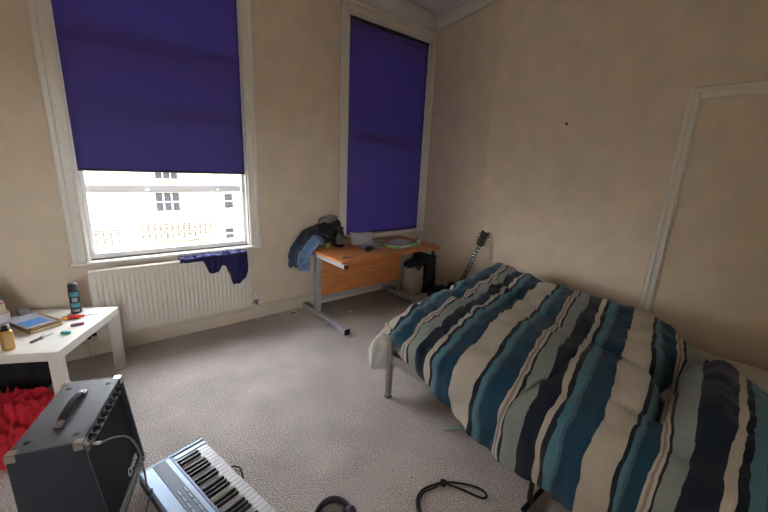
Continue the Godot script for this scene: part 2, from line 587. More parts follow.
# ------------------------------------------------------------------ the room
func build_shell() -> void:
	var st := S()
	box(st, Vector3(-1.5, -0.12, BACK - 0.3), Vector3(3.7, 0.0, 1.7))
	struct(st, "floor", M.carpet)
	st = S()
	box(st, Vector3(-1.5, CEIL, BACK - 0.3), Vector3(3.7, CEIL + 0.12, 1.7))
	struct(st, "ceiling", M.ceiling)
	# window wall with two openings
	st = S()
	var z0 := BACK - 0.3
	var xs := [-1.5, WIN[0][0], WIN[0][1], WIN[1][0], WIN[1][1], 3.7]
	box(st, Vector3(xs[0], 0, z0), Vector3(xs[1], CEIL, BACK))
	box(st, Vector3(xs[2], 0, z0), Vector3(xs[3], CEIL, BACK))
	box(st, Vector3(xs[4], 0, z0), Vector3(xs[5], CEIL, BACK))
	for w in WIN:
		box(st, Vector3(w[0], 0, z0), Vector3(w[1], WY0, BACK))
		box(st, Vector3(w[0], WY1, z0), Vector3(w[1], CEIL, BACK))
	struct(st, "wall_back", M.wall)
	# right wall: the long run, then the short run that turns out to the corner
	st = S()
	box(st, Vector3(SIDE, 0, BEND.y), Vector3(SIDE + 0.3, CEIL, 1.7))
	prism_up(st, PackedVector2Array([BEND, CORNER, CORNER + Vector2(0.3, 0), BEND + Vector2(0.3, 0)]), 0.0, CEIL)
	struct(st, "wall_right", M.wall)
	st = S()
	box(st, Vector3(-1.5, 0, BACK), Vector3(-1.2, CEIL, 1.7))
	struct(st, "wall_left", M.wall)
	st = S()
	box(st, Vector3(-1.2, 0, 1.4), Vector3(W3.position.x, CEIL, 1.7))
	box(st, Vector3(W3.end.x, 0, 1.4), Vector3(SIDE, CEIL, 1.7))
	box(st, Vector3(W3.position.x, 0, 1.4), Vector3(W3.end.x, W3.position.y, 1.7))
	box(st, Vector3(W3.position.x, W3.end.y, 1.4), Vector3(W3.end.x, CEIL, 1.7))
	struct(st, "wall_front", M.wall)
	# the floors of the house above and below, which shade the street
	st = S()
	box(st, Vector3(-9, CEIL + 0.12, BACK - 0.3), Vector3(12, 13.0, 5.0))
	box(st, Vector3(-9, -4.3, BACK - 0.3), Vector3(12, -0.12, 1.7))
	box(st, Vector3(-9, -0.12, BACK - 0.3), Vector3(-1.5, CEIL + 0.12, 1.7))
	box(st, Vector3(3.7, -0.12, BACK - 0.3), Vector3(12, CEIL + 0.12, 1.7))
	struct(st, "wall_outside", M.facade)
	# skirting: a board with a moulded top edge, mitred along the walls
	var path := [Vector2(-1.2, BACK), CORNER, BEND, Vector2(SIDE, 1.4)]
	var prof := PackedVector2Array([Vector2(0, 0), Vector2(0.018, 0), Vector2(0.018, 0.10), Vector2(0.012, 0.108), Vector2(0.012, 0.122), Vector2(0.004, 0.13), Vector2(0, 0.13)])
	struct(run(path.slice(0, 2), prof, 0.0), "baseboard_back", M.skirting)
	struct(run(path.slice(1, 4), prof, 0.0), "baseboard_right", M.skirting)
	# cornice: a coved moulding under the ceiling
	var cov := PackedVector2Array([Vector2(0, -0.11), Vector2(0.012, -0.11), Vector2(0.014, -0.095), Vector2(0.03, -0.07), Vector2(0.055, -0.045), Vector2(0.085, -0.03), Vector2(0.088, -0.02), Vector2(0.12, -0.016), Vector2(0.122, 0), Vector2(0, 0)])
	struct(run(path.slice(0, 2), cov, CEIL), "trim_1", M.ceiling)
	struct(run(path.slice(1, 4), cov, CEIL), "trim_2", M.ceiling)
	# the blocked-up doorway in the right wall
	var d := struct_node("door_1", "closed-up doorway with an off-white moulded frame in the right wall", "doorway")
	st = S()
	box(st, Vector3(SIDE - 0.012, 0, -0.60), Vector3(SIDE + 0.002, 1.965, 0.28))
	put(st, "infill_panel", M.wall, d)
	for z in [-0.632, 0.312]:
		st = S()
		door_moulding(st, Vector3(SIDE, 0, z), Vector3(SIDE, 2.038, z), 0.076, 1.0 if z < 0.0 else -1.0)
		put(st, "jamb_moulding", M.gloss_white, d)
	st = S()
	var zc := -0.16
	bx(st, Transform3D(Basis(), Vector3(SIDE - 0.014, 2.000, zc)), Vector3(0.03, 0.076, 1.02), 0.006)
	bx(st, Transform3D(Basis(), Vector3(SIDE - 0.026, 2.018, zc)), Vector3(0.03, 0.034, 1.02), 0.008)
	put(st, "head_moulding", M.gloss_white, d)
	# small hook left in the plaster
	var hk := thing("wall_hook", "tiny dark hook sticking out of the bare right wall", "hook", Vector3(SIDE, 1.866, -1.427))
	st = S(true)
	lathe(st, Transform3D(Basis(Vector3(0, 1, 0), Vector3(-1, 0, 0), Vector3(0, 0, 1)), Vector3.ZERO), [Vector2(0.010, 0), Vector2(0.010, 0.003), Vector2(0.004, 0.004), Vector2(0.003, 0.016)], 12)
	put(st, "plate", M.dark_metal, hk)
	st = S(true)
	tube(st, smooth_path([Vector3(-0.014, 0, 0), Vector3(-0.022, -0.003, 0), Vector3(-0.026, 0.004, 0), Vector3(-0.024, 0.014, 0)], 4), 0.003, 6)
	put(st, "curl", M.dark_metal, hk)

func door_moulding(st: SurfaceTool, a: Vector3, b: Vector3, w: float, s: float) -> void:
	var m := (a + b) / 2.0
	var h := b.y - a.y
	bx(st, Transform3D(Basis(), m + Vector3(-0.014, 0, 0)), Vector3(0.03, h, w), 0.006)
	bx(st, Transform3D(Basis(), m + Vector3(-0.026, 0, -s * w * 0.25)), Vector3(0.03, h, w * 0.45), 0.008)
	bx(st, Transform3D(Basis(), m + Vector3(-0.022, 0, s * w * 0.36)), Vector3(0.022, h, w * 0.16), 0.005)

func prism_up(st: SurfaceTool, poly: PackedVector2Array, y0: float, y1: float) -> void:
	var f := Transform3D(Basis(Vector3(1, 0, 0), Vector3(0, 0, 1), Vector3(0, 1, 0)), Vector3(0, y0, 0))
	var q := poly.duplicate()
	if Geometry2D.is_polygon_clockwise(q):
		q.reverse()
	var c := Vector2.ZERO
	for p in q:
		c += p / q.size()
	var o := Vector3(c.x, (y0 + y1) / 2, c.y)
	var idx := Geometry2D.triangulate_polygon(q)
	for i in range(0, idx.size(), 3):
		for y in [y0, y1]:
			tri_out(st, Vector3(q[idx[i]].x, y, q[idx[i]].y), Vector3(q[idx[i + 1]].x, y, q[idx[i + 1]].y), Vector3(q[idx[i + 2]].x, y, q[idx[i + 2]].y), o)
	for i in q.size():
		var a := q[i]
		var b := q[(i + 1) % q.size()]
		quad_out(st, Vector3(a.x, y0, a.y), Vector3(b.x, y0, b.y), Vector3(b.x, y1, b.y), Vector3(a.x, y1, a.y), o)

# a moulding profile (out from wall, up) swept along wall corners, the room on the right-hand side
func run(path: Array, prof: PackedVector2Array, y: float) -> SurfaceTool:
	var st := S()
	var rings := []
	for i in path.size():
		var p: Vector2 = path[i]
		var d0: Vector2 = (p - path[i - 1]).normalized() if i > 0 else (path[1] - p).normalized()
		var d1: Vector2 = (path[i + 1] - p).normalized() if i < path.size() - 1 else d0
		var n0 := Vector2(-d0.y, d0.x)
		var n1 := Vector2(-d1.y, d1.x)
		var m := (n0 + n1).normalized()
		m /= maxf(0.3, m.dot(n0))
		var ring := []
		for q in prof:
			ring.append(Vector3(p.x + m.x * q.x, y + q.y, p.y + m.y * q.x))
		rings.append(ring)
	for i in rings.size() - 1:
		var o := Vector3.ZERO
		for v in rings[i] + rings[i + 1]:
			o += v / (prof.size() * 2)
		for k in prof.size():
			var k2 := (k + 1) % prof.size()
			quad_out(st, rings[i][k], rings[i][k2], rings[i + 1][k2], rings[i + 1][k], o)
	return st

# ------------------------------------------------------------------ windows
const WIN := [[-0.040, 1.088], [2.118, 3.24]]
const WY0 := 0.715
const WY1 := 2.87
const W3 := Rect2(-1.1, 1.05, 0.8, 1.0)      # opening in the wall behind the camera: x, y, width, height

func build_windows() -> void:
	for k in 2:
		var x0: float = WIN[k][0]
		var x1: float = WIN[k][1]
		var w := struct_node("window_%d" % (k + 1), ["tall sash window with bright street view below its blind", "tall sash window above the desk, wholly covered by its blind"][k], "window")
		# lining of the reveal
		var st := S()
		box(st, Vector3(x0, WY0, BACK - 0.16), Vector3(x0 + 0.012, WY1, BACK))
		box(st, Vector3(x1 - 0.012, WY0, BACK - 0.16), Vector3(x1, WY1, BACK))
		box(st, Vector3(x0, WY1 - 0.012, BACK - 0.16), Vector3(x1, WY1, BACK))
		put(st, "lining", M.sash_white, w)
		# architraves with a stepped moulding
		var aw: float = 0.098
		for s in [-1, 1]:
			var xa: float = x0 if s < 0 else x1
			var wd: float = aw if s < 0 else (0.092 if k == 0 else 0.068)
			st = S()
			box(st, Vector3(xa + s * wd, 0.70, BACK), Vector3(xa, WY1 + aw, BACK + 0.018), 0.003)
			box(st, Vector3(xa + s * wd, 0.70, BACK), Vector3(xa + s * wd * 0.62, WY1 + aw, BACK + 0.034), 0.007)
			box(st, Vector3(xa + s * wd * 0.2, 0.70, BACK), Vector3(xa, WY1 + aw * 0.2, BACK + 0.024), 0.004)
			put(st, "architrave", M.gloss_white, w)
		st = S()
		box(st, Vector3(x0 - aw, WY1, BACK), Vector3(x1 + 0.066, WY1 + aw, BACK + 0.018), 0.003)
		box(st, Vector3(x0 - aw, WY1 + aw * 0.62, BACK), Vector3(x1 + 0.066, WY1 + aw, BACK + 0.034), 0.007)
		put(st, "head_architrave", M.gloss_white, w)
		# window board
		st = S()
		box(st, Vector3(x0 - 0.115, 0.688, BACK - 0.10), Vector3(minf(x1 + 0.092, 3.315), 0.715, BACK + 0.045), 0.008)
		put(st, "sill", M.gloss_white, w)
		# lower sash (inner) and upper sash (outer, slid down in the first window)
		var drop := 0.565 if k == 0 else 0.0
		sash(w, x0 + 0.012, x1 - 0.012, 0.717, 1.835, BACK - 0.034, 0.045, 0.04, 0.075)
		sash(w, x0 + 0.012, x1 - 0.012, 1.75 - drop, 2.865 - drop, BACK - 0.076, 0.055, 0.06, 0.11)
		# stone ledge outside
		st = S()
		box(st, Vector3(x0 - 0.05, 0.62, BACK - 0.42), Vector3(x1 + 0.05, 0.705, BACK - 0.15), 0.01)
		put(st, "outer_ledge", M.facade_trim, w)
	# window behind the camera
	var w3 := struct_node("window_3", "window in the wall behind the camera", "window")
	var s3 := S()
	box(s3, Vector3(W3.position.x, W3.position.y - 0.03, 1.35), Vector3(W3.end.x, W3.position.y, 1.5), 0.006)
	put(s3, "sill", M.gloss_white, w3)
	sash(w3, W3.position.x, W3.end.x, W3.position.y, W3.position.y + W3.size.y / 2.0, 1.52, 0.05, 0.05, 0.05)
	sash(w3, W3.position.x, W3.end.x, W3.position.y + W3.size.y / 2.0, W3.end.y, 1.56, 0.05, 0.05, 0.05)
	# catches on the lowered sash rail
	var win: Node = get_node("window_1")
	for x in [0.36, 0.86]:
		var st := S()
		bx(st, Transform3D(Basis(), Vector3(x, 1.21, BACK - 0.070)), Vector3(0.035, 0.012, 0.02), 0.004)
		put(st, "sash_lift", M.chrome, win)

func sash(w: Node, x0: float, x1: float, y0: float, y1: float, z: float, stile: float, rail_bottom: float, rail_top: float) -> void:
	var st := S()
	var t := 0.04
	box(st, Vector3(x0, y0, z - t), Vector3(x0 + stile * 0.6, y1, z), 0.004)
	box(st, Vector3(x1 - stile * 0.6, y0, z - t), Vector3(x1, y1, z), 0.004)
	box(st, Vector3(x0, y0, z - t), Vector3(x1, y0 + rail_bottom, z), 0.004)
	box(st, Vector3(x0, y1 - rail_top, z - t), Vector3(x1, y1, z), 0.004)
	var s := put(st, "sash", M.sash_white, w)
	st = S()
	box(st, Vector3(x0 + 0.01, y0 + 0.01, z - t * 0.5 - 0.001), Vector3(x1 - 0.01, y1 - 0.01, z - t * 0.5 + 0.001))
	put(st, "pane", M.glass, s)

# ------------------------------------------------------------------ the street outside
func build_street() -> void:
	var Z := -20.0
	var st := S()
	box(st, Vector3(-40, -4.6, -45), Vector3(45, -4.3, BACK - 0.6))
	struct(st, "floor_street", M.street)
	var h := thing("opposite_house", "cream rendered house across the street, seen through the open window strip", "house", Vector3(0, -4.3, Z))
	var F := func(x: float, y: float) -> Vector2:      # a point of the facade, measured at z = -11
		return Vector2(x * 1.818, 1.45 + (y - 1.45) * 1.818 + 4.3)
	var wins := [[1.36, 0.06, 1.93, 0.57], [1.40, 0.90, 1.93, 1.5], [-0.55, 0.82, -0.02, 1.5], [3.06, 0.08, 3.32, 0.52], [3.04, -0.82, 3.30, -0.50]]
	st = S()
	box(st, Vector3(-14, 0, -6), Vector3(20, 9.2, 0))
	put(st, "wall", M.facade, h)
	st = S()
	box(st, Vector3(-14.3, 9.2, -6), Vector3(20.3, 9.5, 0.3), 0.05)
	put(st, "eaves", M.facade_trim, h)
	st = S()
	prism(st, Transform3D(Basis(Vector3(0, 0, -1), Vector3(0, 1, 0), Vector3(1, 0, 0)), Vector3(-14.3, 9.5, 0.3)), PackedVector2Array([Vector2(0, 0), Vector2(6.3, 0), Vector2(3.2, 2.0)]), 34.6)
	put(st, "roof", M.slate, h)
	for y in [-0.15, 0.74]:
		st = S()
		var p: Vector2 = F.call(0, y)
		box(st, Vector3(-14, p.y - 0.09, 0), Vector3(20, p.y + 0.04, 0.09), 0.02)
		put(st, "string_course", M.facade_trim, h)
	for w in wins:
		var a: Vector2 = F.call(w[0], w[1])
		var b: Vector2 = F.call(w[2], w[3])
		facade_window(h, a, b)
	railing(h, F.call(0.98, -0.60), F.call(2.58, -0.24))
	railing(h, F.call(-0.10, -0.66), F.call(0.48, -0.32))
	# wall lantern and bracket
	st = S(true)
	var lp: Vector2 = F.call(3.26, 0.3)
	tube(st, [Vector3(lp.x, lp.y - 0.3, 0.0), Vector3(lp.x, lp.y - 0.3, 0.25), Vector3(lp.x, lp.y + 0.35, 0.25)], 0.035, 8)
	put(st, "bracket", M.facade_iron, h)
	# doorway hood lower right
	st = S()
	var q0: Vector2 = F.call(2.02, -0.75)
	var q1: Vector2 = F.call(2.54, -0.68)
	box(st, Vector3(q0.x, q0.y, 0), Vector3(q1.x, q1.y, 0.25), 0.02)
	put(st, "hood", M.facade_iron, h)

func facade_window(h: Node, a: Vector2, b: Vector2) -> void:
	var st := S()
	var e := 0.15
	box(st, Vector3(a.x - e, a.y - 0.02, 0), Vector3(a.x, b.y + e, 0.07), 0.015)
	box(st, Vector3(b.x, a.y - 0.02, 0), Vector3(b.x + e, b.y + e, 0.07), 0.015)
	box(st, Vector3(a.x - e, b.y, 0), Vector3(b.x + e, b.y + e, 0.09), 0.015)
	box(st, Vector3(a.x - e - 0.05, a.y - 0.12, 0), Vector3(b.x + e + 0.05, a.y, 0.14), 0.02)
	var f := put(st, "window_surround", M.facade_trim, h)
	var nx := 3 if b.x - a.x > 0.7 else 1
	var ny := 2
	st = S()
	for i in nx + 1:
		var x := lerpf(a.x, b.x, float(i) / nx)
		box(st, Vector3(x - 0.022, a.y, -0.01), Vector3(x + 0.022, b.y, 0.035))
	for j in ny + 1:
		var y := lerpf(a.y, b.y, float(j) / ny)
		box(st, Vector3(a.x, y - 0.022, -0.01), Vector3(b.x, y + 0.022, 0.035))
	put(st, "glazing_bars", M.facade_trim, f)
	for i in nx:
		for j in ny:
			st = S()
			box(st, Vector3(lerpf(a.x, b.x, float(i) / nx) + 0.02, lerpf(a.y, b.y, float(j) / ny) + 0.02, -0.01), Vector3(lerpf(a.x, b.x, float(i + 1) / nx) - 0.02, lerpf(a.y, b.y, float(j + 1) / ny) - 0.02, 0.012))
			put(st, "pane", M.facade_glass, f)

func railing(h: Node, a: Vector2, b: Vector2) -> void:
	var z := 0.55
	var st := S()
	box(st, Vector3(a.x - 0.1, a.y - 0.16, 0), Vector3(b.x + 0.1, a.y - 0.04, z + 0.08), 0.02)
	put(st, "balcony_slab", M.facade_trim, h)
	st = S()
	for y in [a.y, b.y - 0.12, b.y]:
		bar(st, Vector3(a.x, y, z), Vector3(b.x, y, z), 0.05, 0.05)
	var n := int((b.x - a.x) / 0.24)
	for i in n + 1:
		var x := lerpf(a.x, b.x, float(i) / n)
		bar(st, Vector3(x, a.y, z), Vector3(x, b.y, z), 0.045, 0.045)
		if i < n:
			var x2 := lerpf(a.x, b.x, (i + 1.0) / n)
			bar(st, Vector3(x, a.y + 0.05, z), Vector3(x2, b.y - 0.15, z), 0.034, 0.034)
			bar(st, Vector3(x2, a.y + 0.05, z), Vector3(x, b.y - 0.15, z), 0.034, 0.034)
	for x in [a.x, b.x]:
		bar(st, Vector3(x, b.y, 0.0), Vector3(x, b.y, z), 0.03, 0.03)
	put(st, "railing", M.facade_iron, h)

# ------------------------------------------------------------------ blinds
func build_blinds() -> void:
	var L := ["purple roller blind drawn two thirds down, street showing below it", "purple roller blind pulled right down behind the desk"]
	for k in 2:
		var x0: float = [-0.038, 2.120][k]
		var x1: float = [1.086, 3.229][k]
		var yb: float = [1.345, 0.725][k]
		var b := thing("roller_blind", L[k], "blind", Vector3((x0 + x1) / 2.0, yb, BACK - 0.018), 0.0, "purple roller blinds")
		var hw := (x1 - x0) / 2.0
		var top := 2.825 - yb
		var st := S(true)
		var ph := 1.3 * k
		sheet(st, 24, 60, func(u: float, v: float) -> Vector3:
			var x := lerpf(-hw, hw, u)
			var y := lerpf(0.0, top, v)
			return Vector3(x, y, 0.004 * sin(v * 5.0 + ph) * sin(u * PI) + 0.002 * sin(u * 9.0 + ph)), 0.0012)
		put(st, "fabric", M.blind, b)
		st = S(true)
		lathe(st, Transform3D(Basis(Vector3(0, -1, 0), Vector3(1, 0, 0), Vector3(0, 0, 1)), Vector3(-hw - 0.008, top + 0.012, -0.012)), [Vector2(0.021, 0), Vector2(0.021, 2.0 * hw + 0.016)], 20)
		put(st, "roller", M.black_plastic if k == 1 else M.blind, b)
		st = S(true)
		lathe(st, Transform3D(Basis(Vector3(0, -1, 0), Vector3(1, 0, 0), Vector3(0, 0, 1)), Vector3(-hw, 0.002, 0)), [Vector2(0.007, 0), Vector2(0.007, 2.0 * hw)], 10)
		put(st, "bottom_bar", M.black_plastic, b)
		for s in [-1, 1]:
			st = S()
			bx(st, Transform3D(Basis(), Vector3(s * (hw + 0.012), top + 0.016, -0.01)), Vector3(0.009, 0.052, 0.048), 0.003)
			put(st, "bracket", M.plastic_white, b)
		# loop of pull chain
		st = S(true)
		var xc := hw - 0.002 if k == 0 else hw + 0.008
		var low := -0.50 if k == 0 else 0.3
		tube(st, smooth_path([Vector3(xc, top, 0.01), Vector3(xc, low + 0.05, 0.012), Vector3(xc + 0.006, low, 0.014), Vector3(xc + 0.014, low + 0.05, 0.016), Vector3(xc + 0.012, top, 0.014)], 6), 0.0028, 6)
		put(st, "pull_chain", M.plastic_white, b)


# ------------------------------------------------------------------ radiator
func build_radiator() -> void:
	var x0 := -0.062
	var x1 := 1.052
	var y0 := 0.155
	var y1 := 0.655
	var zf := BACK + 0.10
	var r := thing("radiator", "white panel radiator under the open window", "radiator", Vector3((x0 + x1) / 2, y0, BACK))
	r.position = Vector3.ZERO
	# fluted front panel
	var st := S(true)
	var n := 33
	var pitch := (x1 - x0 - 0.06) / n
	for side in [0, 1]:
		var zz := zf if side == 0 else zf - 0.055
		var sg := 1.0 if side == 0 else -1.0
		sheet(st, n * 8, 14, func(u: float, v: float) -> Vector3:
			var x := lerpf(x0, x1, u)
			var y := lerpf(y0, y1, v)
			var q := (x - x0 - 0.03) / pitch
			var groove := 0.0
			if q > 0.0 and q < n and v > 0.06 and v < 0.94:
				groove = 0.009 * smoothstep(0.06, 0.13, v) * smoothstep(0.94, 0.87, v) * smoothstep(0.22, 0.42, absf(fposmod(q, 1.0) - 0.5))
			return Vector3(x, y, zz - sg * (0.012 - groove * 0.0) - sg * (0.009 - groove)), 0.0)
	st.generate_normals()
	put(st, "fluted_panel", M.radiator, r)
	st = S()
	box(st, Vector3(x0 - 0.002, y1 - 0.012, zf - 0.058), Vector3(x1 + 0.002, y1 + 0.006, zf - 0.008), 0.005)
	for k in 26:
		var xa := lerpf(x0 + 0.02, x1 - 0.04, k / 25.0)
		box(st, Vector3(xa, y1 + 0.006, zf - 0.050), Vector3(xa + 0.02, y1 + 0.0075, zf - 0.018))
	put(st, "top_grille", M.radiator, r)
	for x in [x0, x1]:
		st = S()
		box(st, Vector3(x - 0.004, y0, zf - 0.058), Vector3(x + 0.004, y1, zf - 0.012), 0.003)
		put(st, "end_cover", M.radiator, r)
	for x in [x0 + 0.2, x1 - 0.2]:
		st = S()
		box(st, Vector3(x - 0.02, y0 + 0.05, BACK + 0.002), Vector3(x + 0.02, y1 - 0.06, zf - 0.05))
		put(st, "wall_bracket", M.radiator, r)
	# valves and pipes
	for s in [0, 1]:
		var xv := x1 + 0.05 if s == 1 else x0 - 0.05
		var zc := zf - 0.035
		st = S(true)
		lathe(st, Transform3D(Basis(), Vector3(xv, y0 + 0.005, zc)), [Vector2(0.012, 0), Vector2(0.013, 0.03), Vector2(0.018, 0.034), Vector2(0.018, 0.05), Vector2(0.012, 0.054)], 14)
		lathe(st, Transform3D(Basis(Vector3(0, -1, 0), Vector3(1, 0, 0), Vector3(0, 0, 1)), Vector3(minf(xv, x1 if s == 1 else x0), y0 + 0.03, zc)), [Vector2(0.011, 0), Vector2(0.011, 0.05)], 12)
		var v := put(st, "valve", M.chrome if s == 1 else M.black_plastic, r)
		st = S(true)
		lathe(st, Transform3D(Basis(), Vector3(xv, y0 + 0.058, zc)), [Vector2(0.016, 0), Vector2(0.019, 0.02), Vector2(0.017, 0.05), Vector2(0.008, 0.058)], 14)
		put(st, "valve_cap", M.plastic_white if s == 1 else M.black_plastic, v)
		st = S(true)
		tube(st, [Vector3(xv, 0.0, zc), Vector3(xv, y0 + 0.01, zc)], 0.0075, 10)
		put(st, "pipe", M.gloss_white, r)
	# dark blue jumper thrown over the right end
	var ns := FastNoiseLite.new()
	ns.seed = 4
	ns.frequency = 7.0
	st = S(true)
	# v runs along the radiator, u from the wall side over the top and down the front
	sheet(st, 46, 60, func(u: float, v: float) -> Vector3:
		var x := lerpf(0.50, 1.022, v)
		var w := ns.get_noise_2d(u * 0.8, v * 1.6)
		var hang := 0.02
		# two hanging sleeves: a short one in the middle, a long one at the right
		hang += 0.115 * smoothstep(0.30, 0.42, v) * smoothstep(0.66, 0.50, v)
		hang += 0.24 * smoothstep(0.55, 0.82, v) - 0.05 * smoothstep(0.93, 1.0, v)
		var behind := 0.05
		var across := 0.075
		var total := behind + across + hang
		var s := u * total
		var p := Vector3(x, 0, 0)
		if s < behind:
			p.y = y1 + 0.012 - (behind - s) * 0.2
			p.z = zf - 0.055 - (behind - s) * 0.5
		elif s < behind + across:
			var a := (s - behind) / across
			p.y = y1 + 0.016 + 0.022 * sin(a * PI) * (0.6 + w)
			p.z = lerpf(zf - 0.055, zf + 0.006, a)
		else:
			p.y = y1 + 0.010 - (s - behind - across)
			p.z = zf + 0.008
		var fall := clampf((s - behind) / (across + hang), 0.0, 1.0)
		p.z += absf(0.016 * sin(v * 34.0 + 2.0 * u) * fall) + 0.014 * absf(w) * fall + 0.004
		p.y += 0.016 * absf(w) * (1.0 - fall) + 0.006
		# the long sleeve leans to the left towards its end
		p.x += -0.06 * smoothstep(0.1, 0.35, s - behind - across) * smoothstep(0.6, 0.9, v)
		return p, 0.006)
	tag(put(st, "jumper", M.navy_knit), "dark blue knitted jumper thrown over the radiator", "jumper")

# ------------------------------------------------------------------ desk
func build_desk() -> void:
	var d := thing("desk", "beech office desk on grey steel legs under the covered window", "desk", Vector3(1.60, 0, -3.14))
	d.position = Vector3.ZERO
	var st := S()
	var poly := PackedVector2Array([Vector2(1.60, -3.14), Vector2(2.90, -3.14), Vector2(2.90, -2.62), Vector2(2.885, -2.55), Vector2(2.86, -2.47), Vector2(2.83, -2.45), Vector2(2.6, -2.462), Vector2(2.3, -2.486), Vector2(2.1, -2.484), Vector2(1.9, -2.465), Vector2(1.7, -2.444), Vector2(1.615, -2.44), Vector2(1.60, -2.455)])
	var flip := PackedVector2Array()
	for p in poly:
		flip.append(Vector2(p.x, -p.y))
	prism(st, Transform3D(Basis(Vector3(1, 0, 0), Vector3(0, 0, -1), Vector3(0, 1, 0)), Vector3(0, 0.635, 0)), flip, 0.025, 0.003)
	put(st, "desktop", M.beech, d)
	for k in 2:
		var x: float = [1.625, 2.70][k]
		st = S()
		box(st, Vector3(x - 0.027, 0.004, -3.155), Vector3(x + 0.027, 0.056, -2.385), 0.004)
		var f := put(st, "foot", M.silver, d)
		for z in [-3.157, -2.383]:
			st = S()
			box(st, Vector3(x - 0.026, 0.005, z - 0.006), Vector3(x + 0.026, 0.055, z + 0.006), 0.002)
			put(st, "end_cap", M.black_plastic, f)
		st = S()
		box(st, Vector3(x - 0.022, 0.056, -2.94), Vector3(x + 0.022, 0.605, -2.87), 0.004)
		put(st, "column", M.silver, d)
		st = S()
		box(st, Vector3(x - 0.024, 0.600, -3.09), Vector3(x + 0.018, 0.635, -2.415), 0.004)
		var a := put(st, "top_arm", M.silver, d)
		st = S()
		box(st, Vector3(x - 0.023, 0.601, -2.418), Vector3(x + 0.017, 0.634, -2.408), 0.002)
		put(st, "end_cap", M.black_plastic, a)
	st = S()
	box(st, Vector3(1.648, 0.21, -2.885), Vector3(2.677, 0.632, -2.867), 0.002)
	put(st, "modesty_panel", M.beech, d)
	st = S()
	box(st, Vector3(1.645, 0.165, -2.905), Vector3(2.68, 0.208, -2.862), 0.004)
	put(st, "cross_rail", M.silver, d)

# ------------------------------------------------------------------ bed
const BX0 := 1.36
const BX1 := 2.71
const BZ0 := -1.505
const BZ1 := 0.44

func near_hem(z: float) -> float:
	return pw(z, [[-1.60, 0.56], [-1.45, 0.53], [-1.38, 0.46], [-1.265, 0.395], [-1.09, 0.345], [-0.91, 0.274], [-0.76, 0.228], [-0.6, 0.216], [-0.4, 0.238], [-0.3, 0.24], [0.1, 0.23], [0.6, 0.22]])

func pw(x: float, t: Array) -> float:
	if x <= t[0][0]:
		return t[0][1]
	for i in t.size() - 1:
		if x <= t[i + 1][0]:
			return lerpf(t[i][1], t[i + 1][1], (x - t[i][0]) / (t[i + 1][0] - t[i][0]))
	return t[-1][1]

func bump2(x: float, z: float, cx: float, cz: float, rx: float, rz: float, turn := 0.0) -> float:
	var q := Vector2(x - cx, z - cz).rotated(turn)
	return exp(-(q.x * q.x) / (rx * rx) - (q.y * q.y) / (rz * rz))

# a crease or ridge running from a to b, w wide
func fold(x: float, z: float, a: Vector2, b: Vector2, w: float) -> float:
	var p := Vector2(x, z)
	var t := clampf((p - a).dot(b - a) / (b - a).length_squared(), 0.0, 1.0)
	var d := p.distance_to(a.lerp(b, t))
	return exp(-d * d / (w * w)) * smoothstep(0.0, 0.18, t + 0.05) * smoothstep(1.0, 0.82, t - 0.05)

var n_ridge: FastNoiseLite
var creases := []
var n_soft: FastNoiseLite
var n_fine: FastNoiseLite

func duvet_top(x: float, z: float) -> float:
	var y := 0.545
	y += 0.05 * smoothstep(1.36, 1.75, x)
	y += 0.075 * bump2(x, z, 2.62, -1.62, 0.55, 0.30)       # pillow under the far head corner
	y += 0.03 * bump2(x, z, 2.55, -0.75, 0.35, 0.5)
	y += 0.025 * bump2(x, z, 1.70, -0.60, 0.25, 0.45)
	y += 0.03 * bump2(x, z, 1.62, -1.28, 0.22, 0.2)
	y -= 0.045 * fold(x, z, Vector2(2.46, -1.52), Vector2(2.12, -0.90), 0.035)
	y -= 0.050 * fold(x, z, Vector2(2.20, -1.0), Vector2(1.95, -0.52), 0.04)
	y -= 0.050 * fold(x, z, Vector2(2.0, -0.62), Vector2(1.86, -0.22), 0.04)
	y -= 0.030 * fold(x, z, Vector2(1.95, -1.55), Vector2(1.62, -1.05), 0.03)
	y -= 0.025 * fold(x, z, Vector2(1.70, -1.5), Vector2(1.42, -1.1), 0.03)
	y += 0.030 * fold(x, z, Vector2(1.55, -1.5), Vector2(1.36, -1.2), 0.03)
	y -= 0.020 * fold(x, z, Vector2(2.3, -1.6), Vector2(1.9, -1.3), 0.028)
	# deep tuck towards the foot end and the roll behind it
	y -= 0.10 * fold(x, z, Vector2(2.15, -0.27), Vector2(1.52, -0.20), 0.05)
	y += 0.075 * fold(x, z, Vector2(2.16, -0.11), Vector2(1.50, -0.08), 0.065)
	y -= 0.07 * bump2(x, z, 1.93, -0.22, 0.10, 0.05)
	y += 0.03 * bump2(x, z, 1.75, 0.05, 0.35, 0.12)
	y -= 0.05 * bump2(x, z, 2.45, -0.12, 0.28, 0.22)
	y -= 0.05 * fold(x, z, Vector2(2.3, 0.1), Vector2(1.6, 0.16), 0.05)
	y -= 0.09 * smoothstep(-0.1, 0.08, z) * smoothstep(1.9, 2.35, x)
	for c in creases:
		if absf(x - c[4]) < 0.4 and absf(z - c[5]) < 0.4:
			y += c[2] * fold(x, z, c[0], c[1], c[3])
	var headw := smoothstep(-0.8, -1.4, z)
	y += (0.016 + 0.010 * headw) * n_ridge.get_noise_2d(x * 0.9 + z * 0.5, z * 0.55 - x * 0.3)
	y += 0.020 * n_soft.get_noise_2d(x * 1.0, z * 1.2) + 0.008 * n_fine.get_noise_2d(x, z)
	return y

func duvet_far(z: float) -> float:
	return pw(z, [[-1.7, 2.76], [-0.62, 2.76], [-0.46, 2.68], [-0.30, 2.52], [-0.20, 2.40], [-0.12, 2.30], [-0.05, 2.36], [0.1, 2.42], [0.6, 2.42]])

